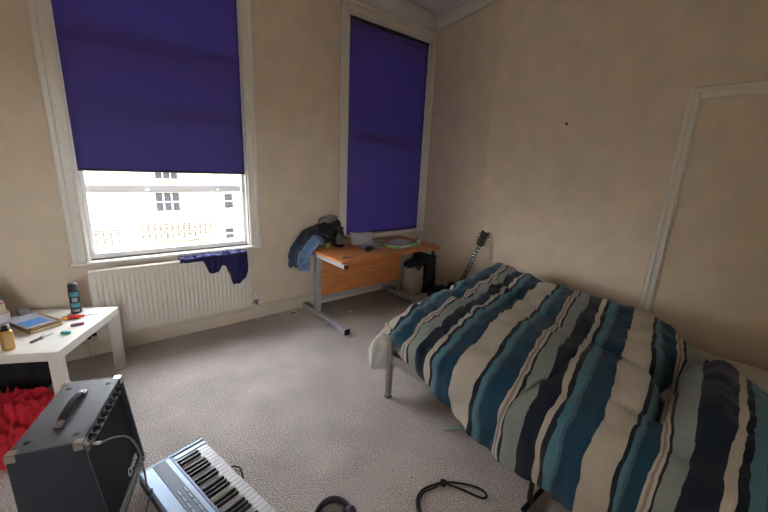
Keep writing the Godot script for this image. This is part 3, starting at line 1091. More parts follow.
func duvet_point(u: float, v: float) -> Vector3:
	# v along the bed, u from the near hem over the top to the far hem
	var xn := 1.335
	var zhead := lerpf(-1.50, -1.70, clampf(u * 1.3 - 0.25, 0.0, 1.0))
	var z := lerpf(zhead, 0.55, v)
	var xf := duvet_far(z)
	var hem := near_hem(z)
	var edge := smoothstep(0.0, 0.035, v)
	var x: float
	var y: float
	var U := 0.26
	var W := 0.93
	if u < U:
		var a := u / U                                   # up the near side
		var top := duvet_top(xn, z)
		y = lerpf(hem, top - 0.035, a)
		var drop := top - hem
		var puff := sin(a * PI * 0.8 + 0.35)
		x = xn - 0.045 + 0.0 * a - 0.022 * puff * clampf(drop / 0.3, 0.2, 1.0)
		x += 0.020 * n_soft.get_noise_2d(z * 2.4, y * 1.2 + 9.0) + 0.010 * n_ridge.get_noise_2d(z * 2.2, y * 0.5) + 0.012 * sin(z * 26.0 + y * 4.0) * (1.0 - a) * smoothstep(0.5, 0.3, hem)
		if a > 0.8:
			var k := (a - 0.8) / 0.2
			x += 0.030 * k * k
	elif u < W:
		var a := (u - U) / (W - U)
		x = lerpf(xn - 0.02, xf, a)
		y = duvet_top(x, z)
		y -= 0.035 * pow(clampf(1.0 - a / 0.07, 0.0, 1.0), 2.0)
		y -= 0.06 * pow(clampf((a - 0.93) / 0.07, 0.0, 1.0), 2.0)
	else:
		var a := (u - W) / (1.0 - W)
		x = xf + 0.02 * sin(a * PI)
		y = duvet_top(xf, z) - 0.06 - a * 0.09
	y -= (1.0 - edge) * 0.05 * smoothstep(0.0, 0.3, u) 
	z -= 0.012 * edge * (1.0 - v) * sin(x * 14.0)
	return Vector3(x, y, z)

func stripe_phase(p: Vector3) -> float:
	var g := pw(p.z, [[-1.6, 0.2], [-0.9, 0.23], [-0.4, 0.19], [-0.15, 0.11], [0.1, 0.10]])
	var zn: float = p.z + g * (clampf(p.x, 1.36, 2.8) - 1.36)
	return pw(zn, [[-2.19, -2.0], [-1.57, -1.0], [-0.95, 0.0], [-0.33, 1.0], [-0.235, 1.21], [-0.155, 1.435], [-0.075, 1.613], [0.015, 1.726], [0.20, 2.0], [0.82, 3.0]])

func build_bed() -> void:
	var rng := RandomNumberGenerator.new()
	rng.seed = 77
	for i in 46:
		var at := Vector2(rng.randf_range(1.4, 2.7), rng.randf_range(-1.6, 0.3) if i < 30 else rng.randf_range(-1.6, -1.0))
		var dir := Vector2.RIGHT.rotated(rng.randf_range(-0.5, 1.1)) * rng.randf_range(0.08, 0.24)
		creases.append([at - dir, at + dir, rng.randf_range(-0.020, 0.014), rng.randf_range(0.012, 0.026), at.x, at.y])
	n_ridge = FastNoiseLite.new(); n_ridge.seed = 8; n_ridge.frequency = 3.6; n_ridge.fractal_type = FastNoiseLite.FRACTAL_RIDGED; n_ridge.fractal_octaves = 3
	n_soft = FastNoiseLite.new(); n_soft.seed = 5; n_soft.frequency = 3.2; n_soft.fractal_octaves = 2
	n_fine = FastNoiseLite.new(); n_fine.seed = 6; n_fine.frequency = 9.0; n_fine.fractal_octaves = 3
	var b := thing("bed", "grey metal bed frame along the right wall, under the striped duvet", "bed", Vector3(BX0, 0, BZ0))
	b.position = Vector3.ZERO
	var st: SurfaceTool
	for x in [BX0, BX1]:
		for z in [BZ0, BZ1]:
			st = S()
			box(st, Vector3(x - 0.017, 0.006, z - 0.017), Vector3(x + 0.017, 0.445, z + 0.017), 0.005)
			var p := put(st, "post", M.bed_metal, b)
			st = S()
			box(st, Vector3(x - 0.019, 0.0, z - 0.019), Vector3(x + 0.019, 0.012, z + 0.019), 0.002)
			put(st, "foot_cap", M.black_plastic, p)
			st = S()
			box(st, Vector3(x - 0.018, 0.444, z - 0.018), Vector3(x + 0.018, 0.452, z + 0.018), 0.003)
			put(st, "top_cap", M.black_plastic, p)
	for x in [BX0, BX1]:
		st = S()
		box(st, Vector3(x - 0.012, 0.262, BZ0 + 0.017), Vector3(x + 0.012, 0.316, BZ1 - 0.017), 0.003)
		var r := put(st, "side_rail", M.bed_metal, b)
		var s := -1.0 if x == BX0 else 1.0
		for z in [BZ0 + 0.04, BZ1 - 0.04]:
			st = S(true)
			lathe(st, Transform3D(Basis(Vector3(0, -1, 0), Vector3(s, 0, 0), Vector3(0, 0, 1)), Vector3(x + s * 0.012, 0.292, z)), [Vector2(0.008, 0), Vector2(0.008, 0.003), Vector2(0.004, 0.006)], 10)
			put(st, "bolt", M.chrome, r)
	for z in [BZ0, BZ1]:
		st = S()
		box(st, Vector3(BX0 + 0.017, 0.262, z - 0.012), Vector3(BX1 - 0.017, 0.316, z + 0.012), 0.003)
		box(st, Vector3(BX0 + 0.017, 0.415, z - 0.012), Vector3(BX1 - 0.017, 0.44, z + 0.012), 0.003)
		put(st, "end_rail", M.bed_metal, b)
	# U-shaped support under the middle
	st = S(true)
	tube(st, smooth_path([Vector3(BX0 + 0.005, 0.265, -0.53), Vector3(BX0 + 0.005, 0.06, -0.53), Vector3(BX0 + 0.02, 0.014, -0.53), Vector3(BX0 + 0.06, 0.011, -0.53), Vector3(BX1 - 0.06, 0.011, -0.53), Vector3(BX1 - 0.02, 0.014, -0.53), Vector3(BX1 - 0.005, 0.06, -0.53), Vector3(BX1 - 0.005, 0.265, -0.53)], 6), 0.011, 10)
	put(st, "middle_support", M.dark_metal, b)
	for k in 11:
		var z := lerpf(BZ0 + 0.12, BZ1 - 0.12, k / 10.0)
		st = S()
		box(st, Vector3(BX0 + 0.012, 0.282, z - 0.03), Vector3(BX1 - 0.012, 0.296, z + 0.03), 0.002)
		put(st, "slat", M.beech_edge, b)
	# mattress with a fitted sheet
	var m := thing("mattress", "cream mattress on the metal bed, showing at its far edge", "mattress", Vector3.ZERO)
	st = S()
	box(st, Vector3(BX0 + 0.014, 0.297, BZ0 + 0.018), Vector3(BX1 + 0.0, 0.495, BZ1 - 0.018), 0.035)
	put(st, "body", M.mattress, m)
	for y in [0.33, 0.46]:
		st = S(true)
		var pts := [Vector3(BX0 + 0.03, y, BZ0 + 0.013), Vector3(BX1 - 0.02, y, BZ0 + 0.013)]
		tube(st, pts, 0.005, 6)
		put(st, "piping", M.mattress, m)
	# striped duvet
	st = S(true)
	sheet(st, 96, 150, duvet_point, 0.018, func(u: float, v: float) -> Vector2:
		var p := duvet_point(u, v)
		return Vector2(stripe_phase(p), u * 3.0))
	tag(put(st, "duvet", M.stripes), "rumpled duvet with teal, navy and cream stripes on the bed", "duvet")
	# white pillow sagging over the head end, beside the post
	var pf := func(u: float, v: float) -> Vector3:
		var th := v * PI
		var ph := u * TAU
		var d := Vector3(sin(th) * cos(ph), cos(th), sin(th) * sin(ph))
		var q := Vector3(signf(d.x) * pow(absf(d.x), 0.42), signf(d.y) * pow(absf(d.y), 0.42), d.z)
		var p := q * Vector3(0.245, 0.150, 0.072)
		var corner := absf(q.x) * absf(q.y)
		p.z *= 1.0 - 0.6 * corner
		p.z += 0.012 * sin(p.x * 34.0 + p.y * 16.0) + 0.010 * n_fine.get_noise_2d(p.x * 1.4, p.y * 1.4)
		p.x += 0.012 * n_fine.get_noise_2d(p.y * 2.0, 3.0)
		return p
	st = S(true)
	sheet(st, 64, 40, func(u: float, v: float) -> Vector3: return pf.call(0.0 if u > 0.9999 else u, v))
	var pl := put(st, "pillow", M.pillow)
	pl.transform = Transform3D(Basis.from_euler(Vector3(0.10, 0.05, -0.10)), Vector3(1.528, 0.275, -1.61))
	tag(pl, "white pillow sagging off the bed's end beside the grey post", "pillow")

# ------------------------------------------------------------------ low white table with its things
const TBR := Vector2(0.074, -2.875)
var tx := Vector2(-0.884, -0.468)      # along the back edge, away from BR
var tz := Vector2(-0.468, 0.884)       # along the side, towards FR

func tp(a: float, b: float, y := 0.45) -> Vector3:     # a to the left of the right side, b in front of the back edge
	var p := TBR + tx * a + tz * b
	return Vector3(p.x, y, p.y)

func tbasis() -> Basis:                                # x right along the edge, z to the front
	return Basis(Vector3(-tx.x, 0, -tx.y), Vector3.UP, Vector3(tz.x, 0, tz.y)).orthonormalized()

func build_side_table() -> void:
	var LEN := 0.62
	var WID := 0.525
	var t := thing("side_table", "low white square-legged table beside the radiator", "table", Vector3.ZERO)
	var B := tbasis()
	var st := S()
	bx(st, Transform3D(B, tp(WID / 2, LEN / 2, 0.425)), Vector3(WID, 0.05, LEN), 0.002)
	put(st, "table_top", M.table_white, t)
	for a in [0.026, WID - 0.026]:
		for b in [0.026, LEN - 0.026]:
			st = S()
			bx(st, Transform3D(B, tp(a, b, 0.2)), Vector3(0.05, 0.4, 0.05), 0.002)
			put(st, "leg", M.table_white, t)
	# aerosol can
	var can := thing("aerosol_can", "black aerosol can with a teal print at the table's back edge", "spray can", v3at(-0.142, 0.45, -2.90))
	can.scale = Vector3(1.15, 1.22, 1.15)
	st = S(true)
	lathe(st, Transform3D(), [Vector2(0.022, 0), Vector2(0.024, 0.003), Vector2(0.024, 0.128), Vector2(0.021, 0.133)], 24)
	put(st, "body", M.black_plastic, can)
	st = S(true)
	lathe(st, Transform3D(), [Vector2(0.0215, 0.132), Vector2(0.0215, 0.155), Vector2(0.018, 0.163), Vector2(0.0, 0.164)], 24)
	put(st, "cap", M.black_plastic, can)
	band(can, 0.0243, 0.095, 0.118, -0.9, 0.9, "teal_print", "label_print")
	band(can, 0.0243, 0.035, 0.058, -0.9, 0.9, "teal_print", "label_print")
	band(can, 0.0243, 0.066, 0.088, -0.5, 0.5, "grey_print", "label_print")
	band(can, 0.0243, 0.010, 0.024, -0.7, 0.7, "grey_print", "label_print")
	# screwdriver
	var sd := thing("screwdriver", "screwdriver with a red and yellow handle on the white table", "screwdriver", Vector3(-0.200, 0.45, -2.79))
	sd.rotation = Vector3(0, -0.11, -PI / 2)
	sd.position.y = 0.462
	st = S(true)
	lathe(st, Transform3D(), [Vector2(0.006, -0.012), Vector2(0.010, -0.006), Vector2(0.0105, 0.012), Vector2(0.008, 0.018)], 12)
	put(st, "butt", M.yellow_plastic, sd)
	st = S(true)
	lathe(st, Transform3D(), [Vector2(0.009, 0.014), Vector2(0.0115, 0.02), Vector2(0.0115, 0.07), Vector2(0.007, 0.082), Vector2(0.009, 0.094)], 10)
	put(st, "handle", M.orange_clear, sd)
	st = S(true)
	lathe(st, Transform3D(), [Vector2(0.003, 0.09), Vector2(0.003, 0.165), Vector2(0.001, 0.175)], 8)
	put(st, "shank", M.chrome, sd)
	# eraser block, sharpener, knife
	var e := thing("eraser", "small maroon block in front of the screwdriver", "eraser", Vector3(-0.138, 0.45, -2.665), -0.1)
	st = S()
	bx(st, Transform3D(Basis(), Vector3(0, 0.006, 0)), Vector3(0.062, 0.012, 0.022), 0.003)
	put(st, "block", M.maroon, e)
	st = S()
	bx(st, Transform3D(Basis(), Vector3(-0.012, 0.0064, 0)), Vector3(0.018, 0.0124, 0.0226), 0.002)
	put(st, "sleeve", M.purple_cover, e)
	var g := thing("usb_stick", "small teal plastic stick lying near the table's front corner", "memory stick", Vector3(-0.183, 0.45, -2.555), -0.75)
	st = S()
	bx(st, Transform3D(Basis(), Vector3(0, 0.0075, 0)), Vector3(0.036, 0.015, 0.022), 0.004)
	put(st, "case", M.green_plastic, g)
	st = S()
	bx(st, Transform3D(Basis(), Vector3(-0.026, 0.007, 0)), Vector3(0.018, 0.010, 0.017), 0.003)
	put(st, "cap", M.green_plastic, g)
	var kn := thing("penknife", "grey folding knife lying open on the white table", "knife", Vector3(-0.285, 0.45, -2.56), 0.72)
	st = S()
	bx(st, Transform3D(Basis(), Vector3(-0.03, 0.006, 0)), Vector3(0.06, 0.011, 0.016), 0.004)
	put(st, "grip", M.label_grey, kn)
	st = S()
	prism(st, Transform3D(Basis(Vector3(1, 0, 0), Vector3(0, 0, -1), Vector3(0, 1, 0)), Vector3(0, 0.004, 0)), PackedVector2Array([Vector2(0, -0.006), Vector2(0.045, -0.006), Vector2(0.06, 0.004), Vector2(0, 0.006)]), 0.003)
	put(st, "blade", M.silver, kn)
	st = S()
	bx(st, Transform3D(Basis.from_euler(Vector3(0, 0.5, 0)), Vector3(0.012, 0.010, -0.012)), Vector3(0.03, 0.008, 0.014), 0.003)
	put(st, "clip", M.paper_lilac, kn)
	# books lying flat
	var bk := book("book", "thick hardback with cream pages under the magazine on the white table", Vector3(-0.325, 0.45, -2.79), 0.45, Vector3(0.15, 0.022, 0.24), "brown_cover")
	book("book", "thin brown paperback between magazine and hardback on the table", Vector3(-0.326, 0.4722, -2.79), 0.50, Vector3(0.145, 0.009, 0.23), "brown_cover")
	var mg := thing("magazine", "magazine with a blue and grey cover topmost of the flat pile", "magazine", Vector3(-0.345, 0.4814, -2.79), 0.48)
	st = S()
	bx(st, Transform3D(Basis(), Vector3(0, 0.003, 0)), Vector3(0.135, 0.006, 0.235), 0.001)
	put(st, "pages", M.paper, mg)
	st = S()
	bx(st, Transform3D(Basis(), Vector3(0, 0.0063, 0)), Vector3(0.130, 0.0012, 0.230), 0.0)
	put(st, "cover", M.grey_print, mg)
	st = S()
	bx(st, Transform3D(Basis(), Vector3(-0.005, 0.0069, 0.045)), Vector3(0.105, 0.0012, 0.10), 0.0)
	put(st, "cover_picture", M.blue_print, mg)
	# stack at the left edge of the picture
	book("book", "lowest book of the stack at the table's left, white-edged with a grey cover", Vector3(-0.55, 0.45, -2.83), 0.30, Vector3(0.19, 0.058, 0.24), "grey_print")
	book("book", "middle book of the left stack, white pages and purple cover", Vector3(-0.545, 0.5082, -2.83), 0.42, Vector3(0.18, 0.06, 0.235), "purple_cover")
	book("book", "upper book of the left stack, cream pages and red spine", Vector3(-0.54, 0.5684, -2.83), 0.25, Vector3(0.18, 0.062, 0.23), "red_cover")
	book("book", "thin dark blue book topmost of the left stack", Vector3(-0.548, 0.6306, -2.83), 0.35, Vector3(0.17, 0.014, 0.225), "purple_cover")
	var pot := thing("tub", "pale blue tapering tub on top of the left book stack", "tub", Vector3(-0.53, 0.6448, -2.84), 0.3)
	st = S(true)
	lathe(st, Transform3D(), [Vector2(0.075, 0), Vector2(0.075, 0.012), Vector2(0.06, 0.016), Vector2(0.045, 0.07), Vector2(0.04, 0.075)], 28)
	put(st, "shell", M.pale_blue, pot)
	st = S(true)
	lathe(st, Transform3D(), [Vector2(0.0765, 0.001), Vector2(0.0765, 0.009)], 28, false)
	put(st, "rim_band", M.black_plastic, pot)
	# grey box at the back by the wall
	var gb := thing("adaptor_box", "small grey plug-in box at the table's back left corner", "adaptor", Vector3(-0.395, 0.45, -3.0), 0.48)
	st = S()
	bx(st, Transform3D(Basis(), Vector3(0, 0.024, 0)), Vector3(0.05, 0.048, 0.04), 0.006)
	put(st, "case", M.grey_print, gb)
	st = S()
	bx(st, Transform3D(Basis(), Vector3(0, 0.049, 0)), Vector3(0.04, 0.004, 0.02), 0.001)
	put(st, "button", M.label_grey, gb)
	# gold spray can
	var gc := thing("gold_spray_can", "gold spray can with a black nozzle at the table's front edge", "spray can", Vector3(-0.408, 0.45, -2.50))
	st = S(true)
	lathe(st, Transform3D(), [Vector2(0.024, 0), Vector2(0.0265, 0.004), Vector2(0.0265, 0.098), Vector2(0.024, 0.103), Vector2(0.018, 0.106)], 26)
	put(st, "body", M.gold, gc)
	st = S(true)
	lathe(st, Transform3D(), [Vector2(0.018, 0.104), Vector2(0.018, 0.112), Vector2(0.013, 0.116), Vector2(0.013, 0.128), Vector2(0.008, 0.133)], 18)
	put(st, "nozzle", M.black_plastic, gc)
	band(gc, 0.0268, 0.012, 0.092, -0.3, 0.75, "gold_light", "label_print")
	# black fabric box and the red tulle under the table
	var bag := thing("holdall", "black holdall standing on the floor behind the red tulle", "bag", Vector3.ZERO)
	st = S(true)
	lump(st, Transform3D(tbasis(), tp(0.50, 0.21, 0.195)), Vector3(0.17, 0.19, 0.13), 0.015, 6.0, 3, 0.25, 0.0, 30)
	put(st, "body", M.black_cloth, bag)
	st = S(true)
	tube(st, smooth_path([tp(0.60, 0.345, 0.24), tp(0.58, 0.36, 0.30), tp(0.50, 0.365, 0.33), tp(0.42, 0.36, 0.30), tp(0.40, 0.345, 0.24)], 6), 0.008, 8)
	put(st, "handle", M.charcoal_cloth, bag)
	st = S(true)
	tulle_heap(st)
	tag(put(st, "tulle_skirt", M.red_tulle), "crumpled bright red tulle skirt heaped under the white table", "skirt")

func v3at(x: float, y: float, z: float) -> Vector3:
	return Vector3(x, y, z)

func tulle_heap(st: SurfaceTool) -> void:
	var ns := FastNoiseLite.new()
	ns.seed = 31
	ns.frequency = 5.0
	ns.fractal_octaves = 4
	ns.fractal_type = FastNoiseLite.FRACTAL_RIDGED
	# an irregular heap: radius about the centre, height from ridged noise
	var c := Vector2(-0.47, -2.47)
	sheet(st, 180, 60, func(u: float, v: float) -> Vector3:
		var a := (0.0 if u > 0.9999 else u) * TAU
		var d := Vector2(cos(a), sin(a))
		var R := 0.27 + 0.05 * ns.get_noise_2d(d.x * 0.3 + 4.0, d.y * 0.3)
		R *= 1.0 + 0.20 * d.y
		var r := R * v
		var p := c + d * r
		var h := 0.16 * pow(maxf(0.0, 1.0 - v * v), 0.7)
		var wob := ns.get_noise_2d(p.x * 0.7, p.y * 0.7)
		h *= 0.80 + 0.34 * ns.get_noise_2d(p.x, p.y)
		h += (0.020 * sin(a * 13.0 + r * 40.0 + wob * 5.0) + 0.012 * sin(a * 29.0 - r * 70.0 + wob * 7.0)) * smoothstep(0.0, 0.25, v) * smoothstep(1.0, 0.85, v)
		h += 0.05 * (1.0 - v)
		return Vector3(p.x, maxf(0.003, h), p.y))

func band(parent: Node, r: float, y0: float, y1: float, a0: float, a1: float, m: String, called: String) -> void:
	# a printed patch on a can, turned to the room
	var st := S(true)
	sheet(st, 10, 2, func(u: float, v: float) -> Vector3:
		var a := lerpf(a0, a1, u) + 0.0
		return Vector3(sin(a) * r, lerpf(y0, y1, v), cos(a) * r))
	put(st, called, M[m], parent)

func book(called: String, label: String, at: Vector3, turn: float, size: Vector3, cover: String) -> Node3D:
	var b := thing(called, label, "book", at, turn)
	var st := S()
	bx(st, Transform3D(Basis(), Vector3(0.002, size.y / 2, 0)), Vector3(size.x - 0.006, size.y - 0.004, size.z - 0.008))
	put(st, "pages", M.cream_pages if cover != "purple_cover" and cover != "grey_print" else M.paper, b)
	st = S()
	bx(st, Transform3D(Basis(), Vector3(0, 0.001, 0)), Vector3(size.x, 0.002, size.z))
	bx(st, Transform3D(Basis(), Vector3(0, size.y - 0.001, 0)), Vector3(size.x, 0.002, size.z))
	bx(st, Transform3D(Basis(), Vector3(-size.x / 2 + 0.001, size.y / 2, 0)), Vector3(0.002, size.y, size.z))
	put(st, "cover", M[cover], b)
	return b

# ------------------------------------------------------------------ amplifier
func build_amplifier() -> void:
	# local axes: x to the right along the front, y up, z out of the front
	var wd := Vector3(0.3235, 0, -0.9462)
	var fr := Vector3(0.9462, 0, 0.3235)
	var W := 0.43
	var D := 0.208
	var H := 0.48
	var FL := Vector3(-0.116, 0.0, -1.435)
	var a := thing("guitar_amplifier", "black combo guitar amplifier with a top handle, on the carpet", "amplifier")
	a.transform = Transform3D(Basis(wd, Vector3.UP, fr), FL)
	# origin: floor under the top front-left corner; the front leans out by 0.05 at the bottom
	var S0 := 0.05
	var y0 := 0.018
	var t := 0.014
	var fz := func(y: float) -> float: return S0 * (1.0 - y / H)
	var prof := PackedVector2Array([Vector2(-D, y0), Vector2(fz.call(y0), y0), Vector2(fz.call(H), H), Vector2(-D, H)])
	# cabinet: two sides, top, bottom, back
	var st := S()
	var side := Transform3D(Basis(Vector3(0, 0, 1), Vector3(0, 1, 0), Vector3(1, 0, 0)), Vector3.ZERO)
	prism(st, side, prof, t, 0.003)
	put(st, "side_panel", M.tolex, a)
	st = S()
	prism(st, side.translated(Vector3(W - t, 0, 0)), prof, t, 0.003)
	put(st, "side_panel", M.tolex, a)
	st = S()
	box(st, Vector3(0.001, H - t, -D + 0.001), Vector3(W - 0.001, H, 0.0), 0.004)
	put(st, "top_panel", M.tolex, a)
	st = S()
	box(st, Vector3(t, y0, -D + 0.001), Vector3(W - t, y0 + t, 0.046), 0.002)
	put(st, "bottom_panel", M.tolex, a)
	st = S()
	box(st, Vector3(t, y0 + t, -D + 0.002), Vector3(W - t, H - t, -D + 0.012))
	put(st, "back_panel", M.tolex, a)
	# control panel, leaning with the front and set back a little
	var lean := Basis(Vector3.RIGHT, -atan2(S0, H))
	var yc := H - t - 0.028
	st = S()
	bx(st, Transform3D(lean, Vector3(W / 2, yc, fz.call(yc) - 0.018)), Vector3(W - 2 * t, 0.055, 0.006), 0.001)
	var cp := put(st, "control_panel", M.panel_grey, a)
	for k in 8:
		var x := lerpf(0.085, W - 0.045, k / 7.0)
		st = S(true)
		lathe(st, Transform3D(lean * Basis(Vector3.RIGHT, PI / 2), Vector3(x, yc, fz.call(yc) - 0.015)), [Vector2(0.013, 0), Vector2(0.012, 0.006), Vector2(0.009, 0.008), Vector2(0.008, 0.020), Vector2(0.0, 0.0205)], 14)
		put(st, "knob", M.black_plastic, cp)
	st = S(true)
	lathe(st, Transform3D(lean * Basis(Vector3.RIGHT, PI / 2), Vector3(0.045, yc - 0.004, fz.call(yc) - 0.015)), [Vector2(0.011, 0), Vector2(0.011, 0.004), Vector2(0.006, 0.005), Vector2(0.006, 0.012)], 12)
	put(st, "input_jack", M.chrome, cp)
	# grille cloth below the panel
	var yg0 := y0 + t + 0.002
	var yg1 := H - t - 0.060
	var ygm := (yg0 + yg1) / 2
	st = S()
	bx(st, Transform3D(lean, Vector3(W / 2, ygm, fz.call(ygm) - 0.022)), Vector3(W - 2 * t, yg1 - yg0, 0.008))
	put(st, "grille_cloth", M.grille, a)
	st = S()
	bx(st, Transform3D(lean, Vector3(W / 2, yg1 + 0.002, fz.call(yg1) - 0.018)), Vector3(W - 2 * t, 0.006, 0.010), 0.001)
	put(st, "grille_trim", M.panel_grey, a)
	st = S()
	bx(st, Transform3D(lean, Vector3(W / 2, yg0 + 0.004, fz.call(yg0) - 0.014)), Vector3(W - 2 * t, 0.010, 0.012), 0.001)
	put(st, "grille_trim", M.panel_grey, a)
	# badge in raised letters, low on the right of the grille
	var by := yg0 + 0.045
	var bt := text(a, "Crate", "badge", M.paper, 0.036, Transform3D(lean * Basis(Vector3.BACK, 0.06), Vector3(W - 0.105, by, fz.call(by) - 0.016)), 0.004, "Droid Serif")
	bt.set_meta("label", "raised white script badge")
	# metal corners on the top and bottom
	for x in [0.0, W]:
		for z in [-D, 0.0]:
			st = S(true)
			corner_cap(st, Vector3(x, H, z), Vector3(1 if x == 0.0 else -1, -1, 1 if z < 0 else -1))
			put(st, "corner_cap", M.chrome, a)
	for x in [0.0, W]:
		for z in [-D + 0.002, fz.call(y0)]:
			st = S(true)
			corner_cap(st, Vector3(x, y0, z), Vector3(1 if x == 0.0 else -1, 1, 1 if z < 0 else -1))
			put(st, "corner_cap", M.chrome, a)
	# rubber feet
	for x in [0.05, W - 0.05]:
		for z in [-D + 0.04, -0.01]:
			st = S(true)
			lathe(st, Transform3D(Basis(), Vector3(x, 0, z)), [Vector2(0.014, 0), Vector2(0.016, 0.019)], 12)
			put(st, "foot", M.black_rubber, a)
	# recessed screws on the top
	for x in [0.055, W - 0.055]:
		for z in [-0.035, -D + 0.035]:
			st = S(true)
			lathe(st, Transform3D(Basis(), Vector3(x, H - 0.0005, z)), [Vector2(0.010, 0), Vector2(0.009, 0.002), Vector2(0.004, 0.0026), Vector2(0.003, 0.0012)], 12)
			put(st, "screw", M.black_plastic, a)
	# strap handle between two metal ends
	var zc := -D * 0.5
	st = S(true)
	sheet(st, 24, 6, func(u: float, v: float) -> Vector3:
		var x := lerpf(W / 2 - 0.085, W / 2 + 0.085, u)
		return Vector3(x, H + 0.014 + 0.012 * sin(u * PI), zc + lerpf(-0.012, 0.012, v)), 0.006)
	var hd := put(st, "handle", M.black_rubber, a)
	for s in [-1, 1]:
		st = S()
		bx(st, Transform3D(Basis(Vector3.BACK, s * -0.12), Vector3(W / 2 + s * 0.098, H + 0.009, zc)), Vector3(0.040, 0.017, 0.030), 0.005)
		put(st, "handle_end", M.chrome, hd)
	# lead plugged in the front, curving down behind the keyboard
	var xf: Transform3D = a.transform
	var j := xf * Vector3(0.045, yc - 0.004, fz.call(yc) - 0.004)
	var L := thing("guitar_lead", "grey guitar lead plugged into the amplifier's front", "cable")
	st = S(true)
	var plug := Transform3D(Basis(Vector3.UP.cross(fr), fr, Vector3.UP), j)
	lathe(st, plug, [Vector2(0.0045, -0.008), Vector2(0.007, 0.004), Vector2(0.0075, 0.030), Vector2(0.004, 0.042)], 12)
	put(st, "plug", M.chrome, L)
	st = S(true)
	var pts := [j + fr * 0.036, j + fr * 0.075 + Vector3(0, 0.012, 0), j + fr * 0.12 + Vector3(0.0, -0.015, -0.02), j + fr * 0.145 + Vector3(0, -0.10, -0.045), j + fr * 0.15 + Vector3(0.004, -0.22, -0.06), j + fr * 0.155 + Vector3(0.0, -0.30, -0.05), Vector3(0.06, 0.10, -1.50), Vector3(0.0, 0.03, -1.40), Vector3(-0.03, 0.008, -1.28), Vector3(-0.06, 0.007, -1.1)]
	tube(st, smooth_path(pts, 8), 0.0036, 8)
	put(st, "cord", M.cable_grey, L)

func corner_cap(st: SurfaceTool, c: Vector3, s: Vector3) -> void:
	var r := 0.030
	var o := c - s * 0.0022
	# three thin lobes round the corner
	for ax in 3:
		var size := Vector3.ONE * r
		size[ax] = 0.004
		var mid := o + s * (size / 2.0)
		st.set_smooth_group(-1)
		bx(st, Transform3D(Basis(), mid), size, 0.0018)

# ------------------------------------------------------------------ keyboard
func build_keyboard() -> void:
	# local axes: x along the keys from the far end to the camera, z from the keys' fronts to the back edge
	var far_back := Vector3(0.026, 0, -1.66)
	var ex := Vector3(0.2286, 0, 0.9735).normalized()
	var ez := Vector3(-0.9735, 0, 0.2286).normalized()       # towards the back edge
	var Wd := 0.285
	var Ln := 0.90
	var k := thing("keyboard", "silver-grey electronic keyboard lying on the carpet beside the amplifier", "keyboard")
	k.transform = Transform3D(Basis(ex, Vector3.UP, ez), far_back - ez * Wd)
	var H := 0.078
	var st := S()
	box(st, Vector3(0, 0.012, 0.004), Vector3(Ln, 0.052, Wd), 0.006)
	put(st, "base", M.kbd_side, k)
	st = S()
	box(st, Vector3(0.0, 0.050, 0.155), Vector3(Ln, H, Wd), 0.006)
	put(st, "console", M.kbd_body, k)
	st = S()
	box(st, Vector3(-0.002, 0.012, -0.003), Vector3(0.012, H + 0.002, Wd), 0.004)
	put(st, "end_cheek", M.kbd_body, k)
	st = S()
	box(st, Vector3(Ln - 0.012, 0.012, -0.003), Vector3(Ln + 0.002, H + 0.002, Wd), 0.004)
	put(st, "end_cheek", M.kbd_body, k)
	st = S()
	box(st, Vector3(0.012, 0.0775, 0.178), Vector3(Ln - 0.02, 0.080, 0.232), 0.001)
	var dp := put(st, "dark_panel", M.kbd_dark, k)
	st = S()
	box(st, Vector3(0.012, 0.070, 0.146), Vector3(Ln - 0.012, 0.0785, 0.160), 0.003)
	put(st, "key_rail", M.kbd_rail, k)
	# controls printed and raised on the panel
	for i in 12:
		for j in 2:
			st = S()
			bx(st, Transform3D(Basis(), Vector3(0.24 + i * 0.044, 0.081, 0.190 + j * 0.026)), Vector3(0.034, 0.004, 0.007), 0.0015)
			put(st, "button", M.kbd_body, dp)
	# pitch wheel block at the far end, then the keys
	st = S()
	box(st, Vector3(0.012, 0.05, 0.0), Vector3(0.040, 0.073, 0.146), 0.003)
	put(st, "end_block", M.kbd_body, k)
	var n := 36
	var x0 := 0.0415
	var pitch := 0.0235
	var wm := SurfaceTool.new()
	wm.begin(Mesh.PRIMITIVE_TRIANGLES)
	wm.set_smooth_group(-1)
	bx(wm, Transform3D(Basis(), Vector3(0, 0, 0.074)), Vector3(pitch - 0.0014, 0.018, 0.146), 0.0016)
	wm.generate_normals()
	var white := wm.commit()
	var bm := SurfaceTool.new()
	bm.begin(Mesh.PRIMITIVE_TRIANGLES)
	bm.set_smooth_group(-1)
	bx(bm, Transform3D(Basis(), Vector3(0, 0.003, 0.0)), Vector3(0.0125, 0.016, 0.094), 0.003)
	bm.generate_normals()
	var black := bm.commit()
	for i in n:
		put_mesh(white, "white_key", M.key_white, k, Transform3D(Basis(), Vector3(x0 + (i + 0.5) * pitch, 0.061, 0.0)))
	for i in n:
		if (i % 7) in [0, 1, 3, 4, 5] and i < n - 1:
			put_mesh(black, "black_key", M.key_black, k, Transform3D(Basis(), Vector3(x0 + (i + 1.0) * pitch, 0.0735, 0.099)))
	for x in [0.06, Ln - 0.06]:
		for z in [0.04, Wd - 0.04]:
			st = S(true)
			lathe(st, Transform3D(Basis(), Vector3(x, 0, z)), [Vector2(0.012, 0), Vector2(0.012, 0.013)], 10)
			put(st, "foot", M.black_rubber, k)

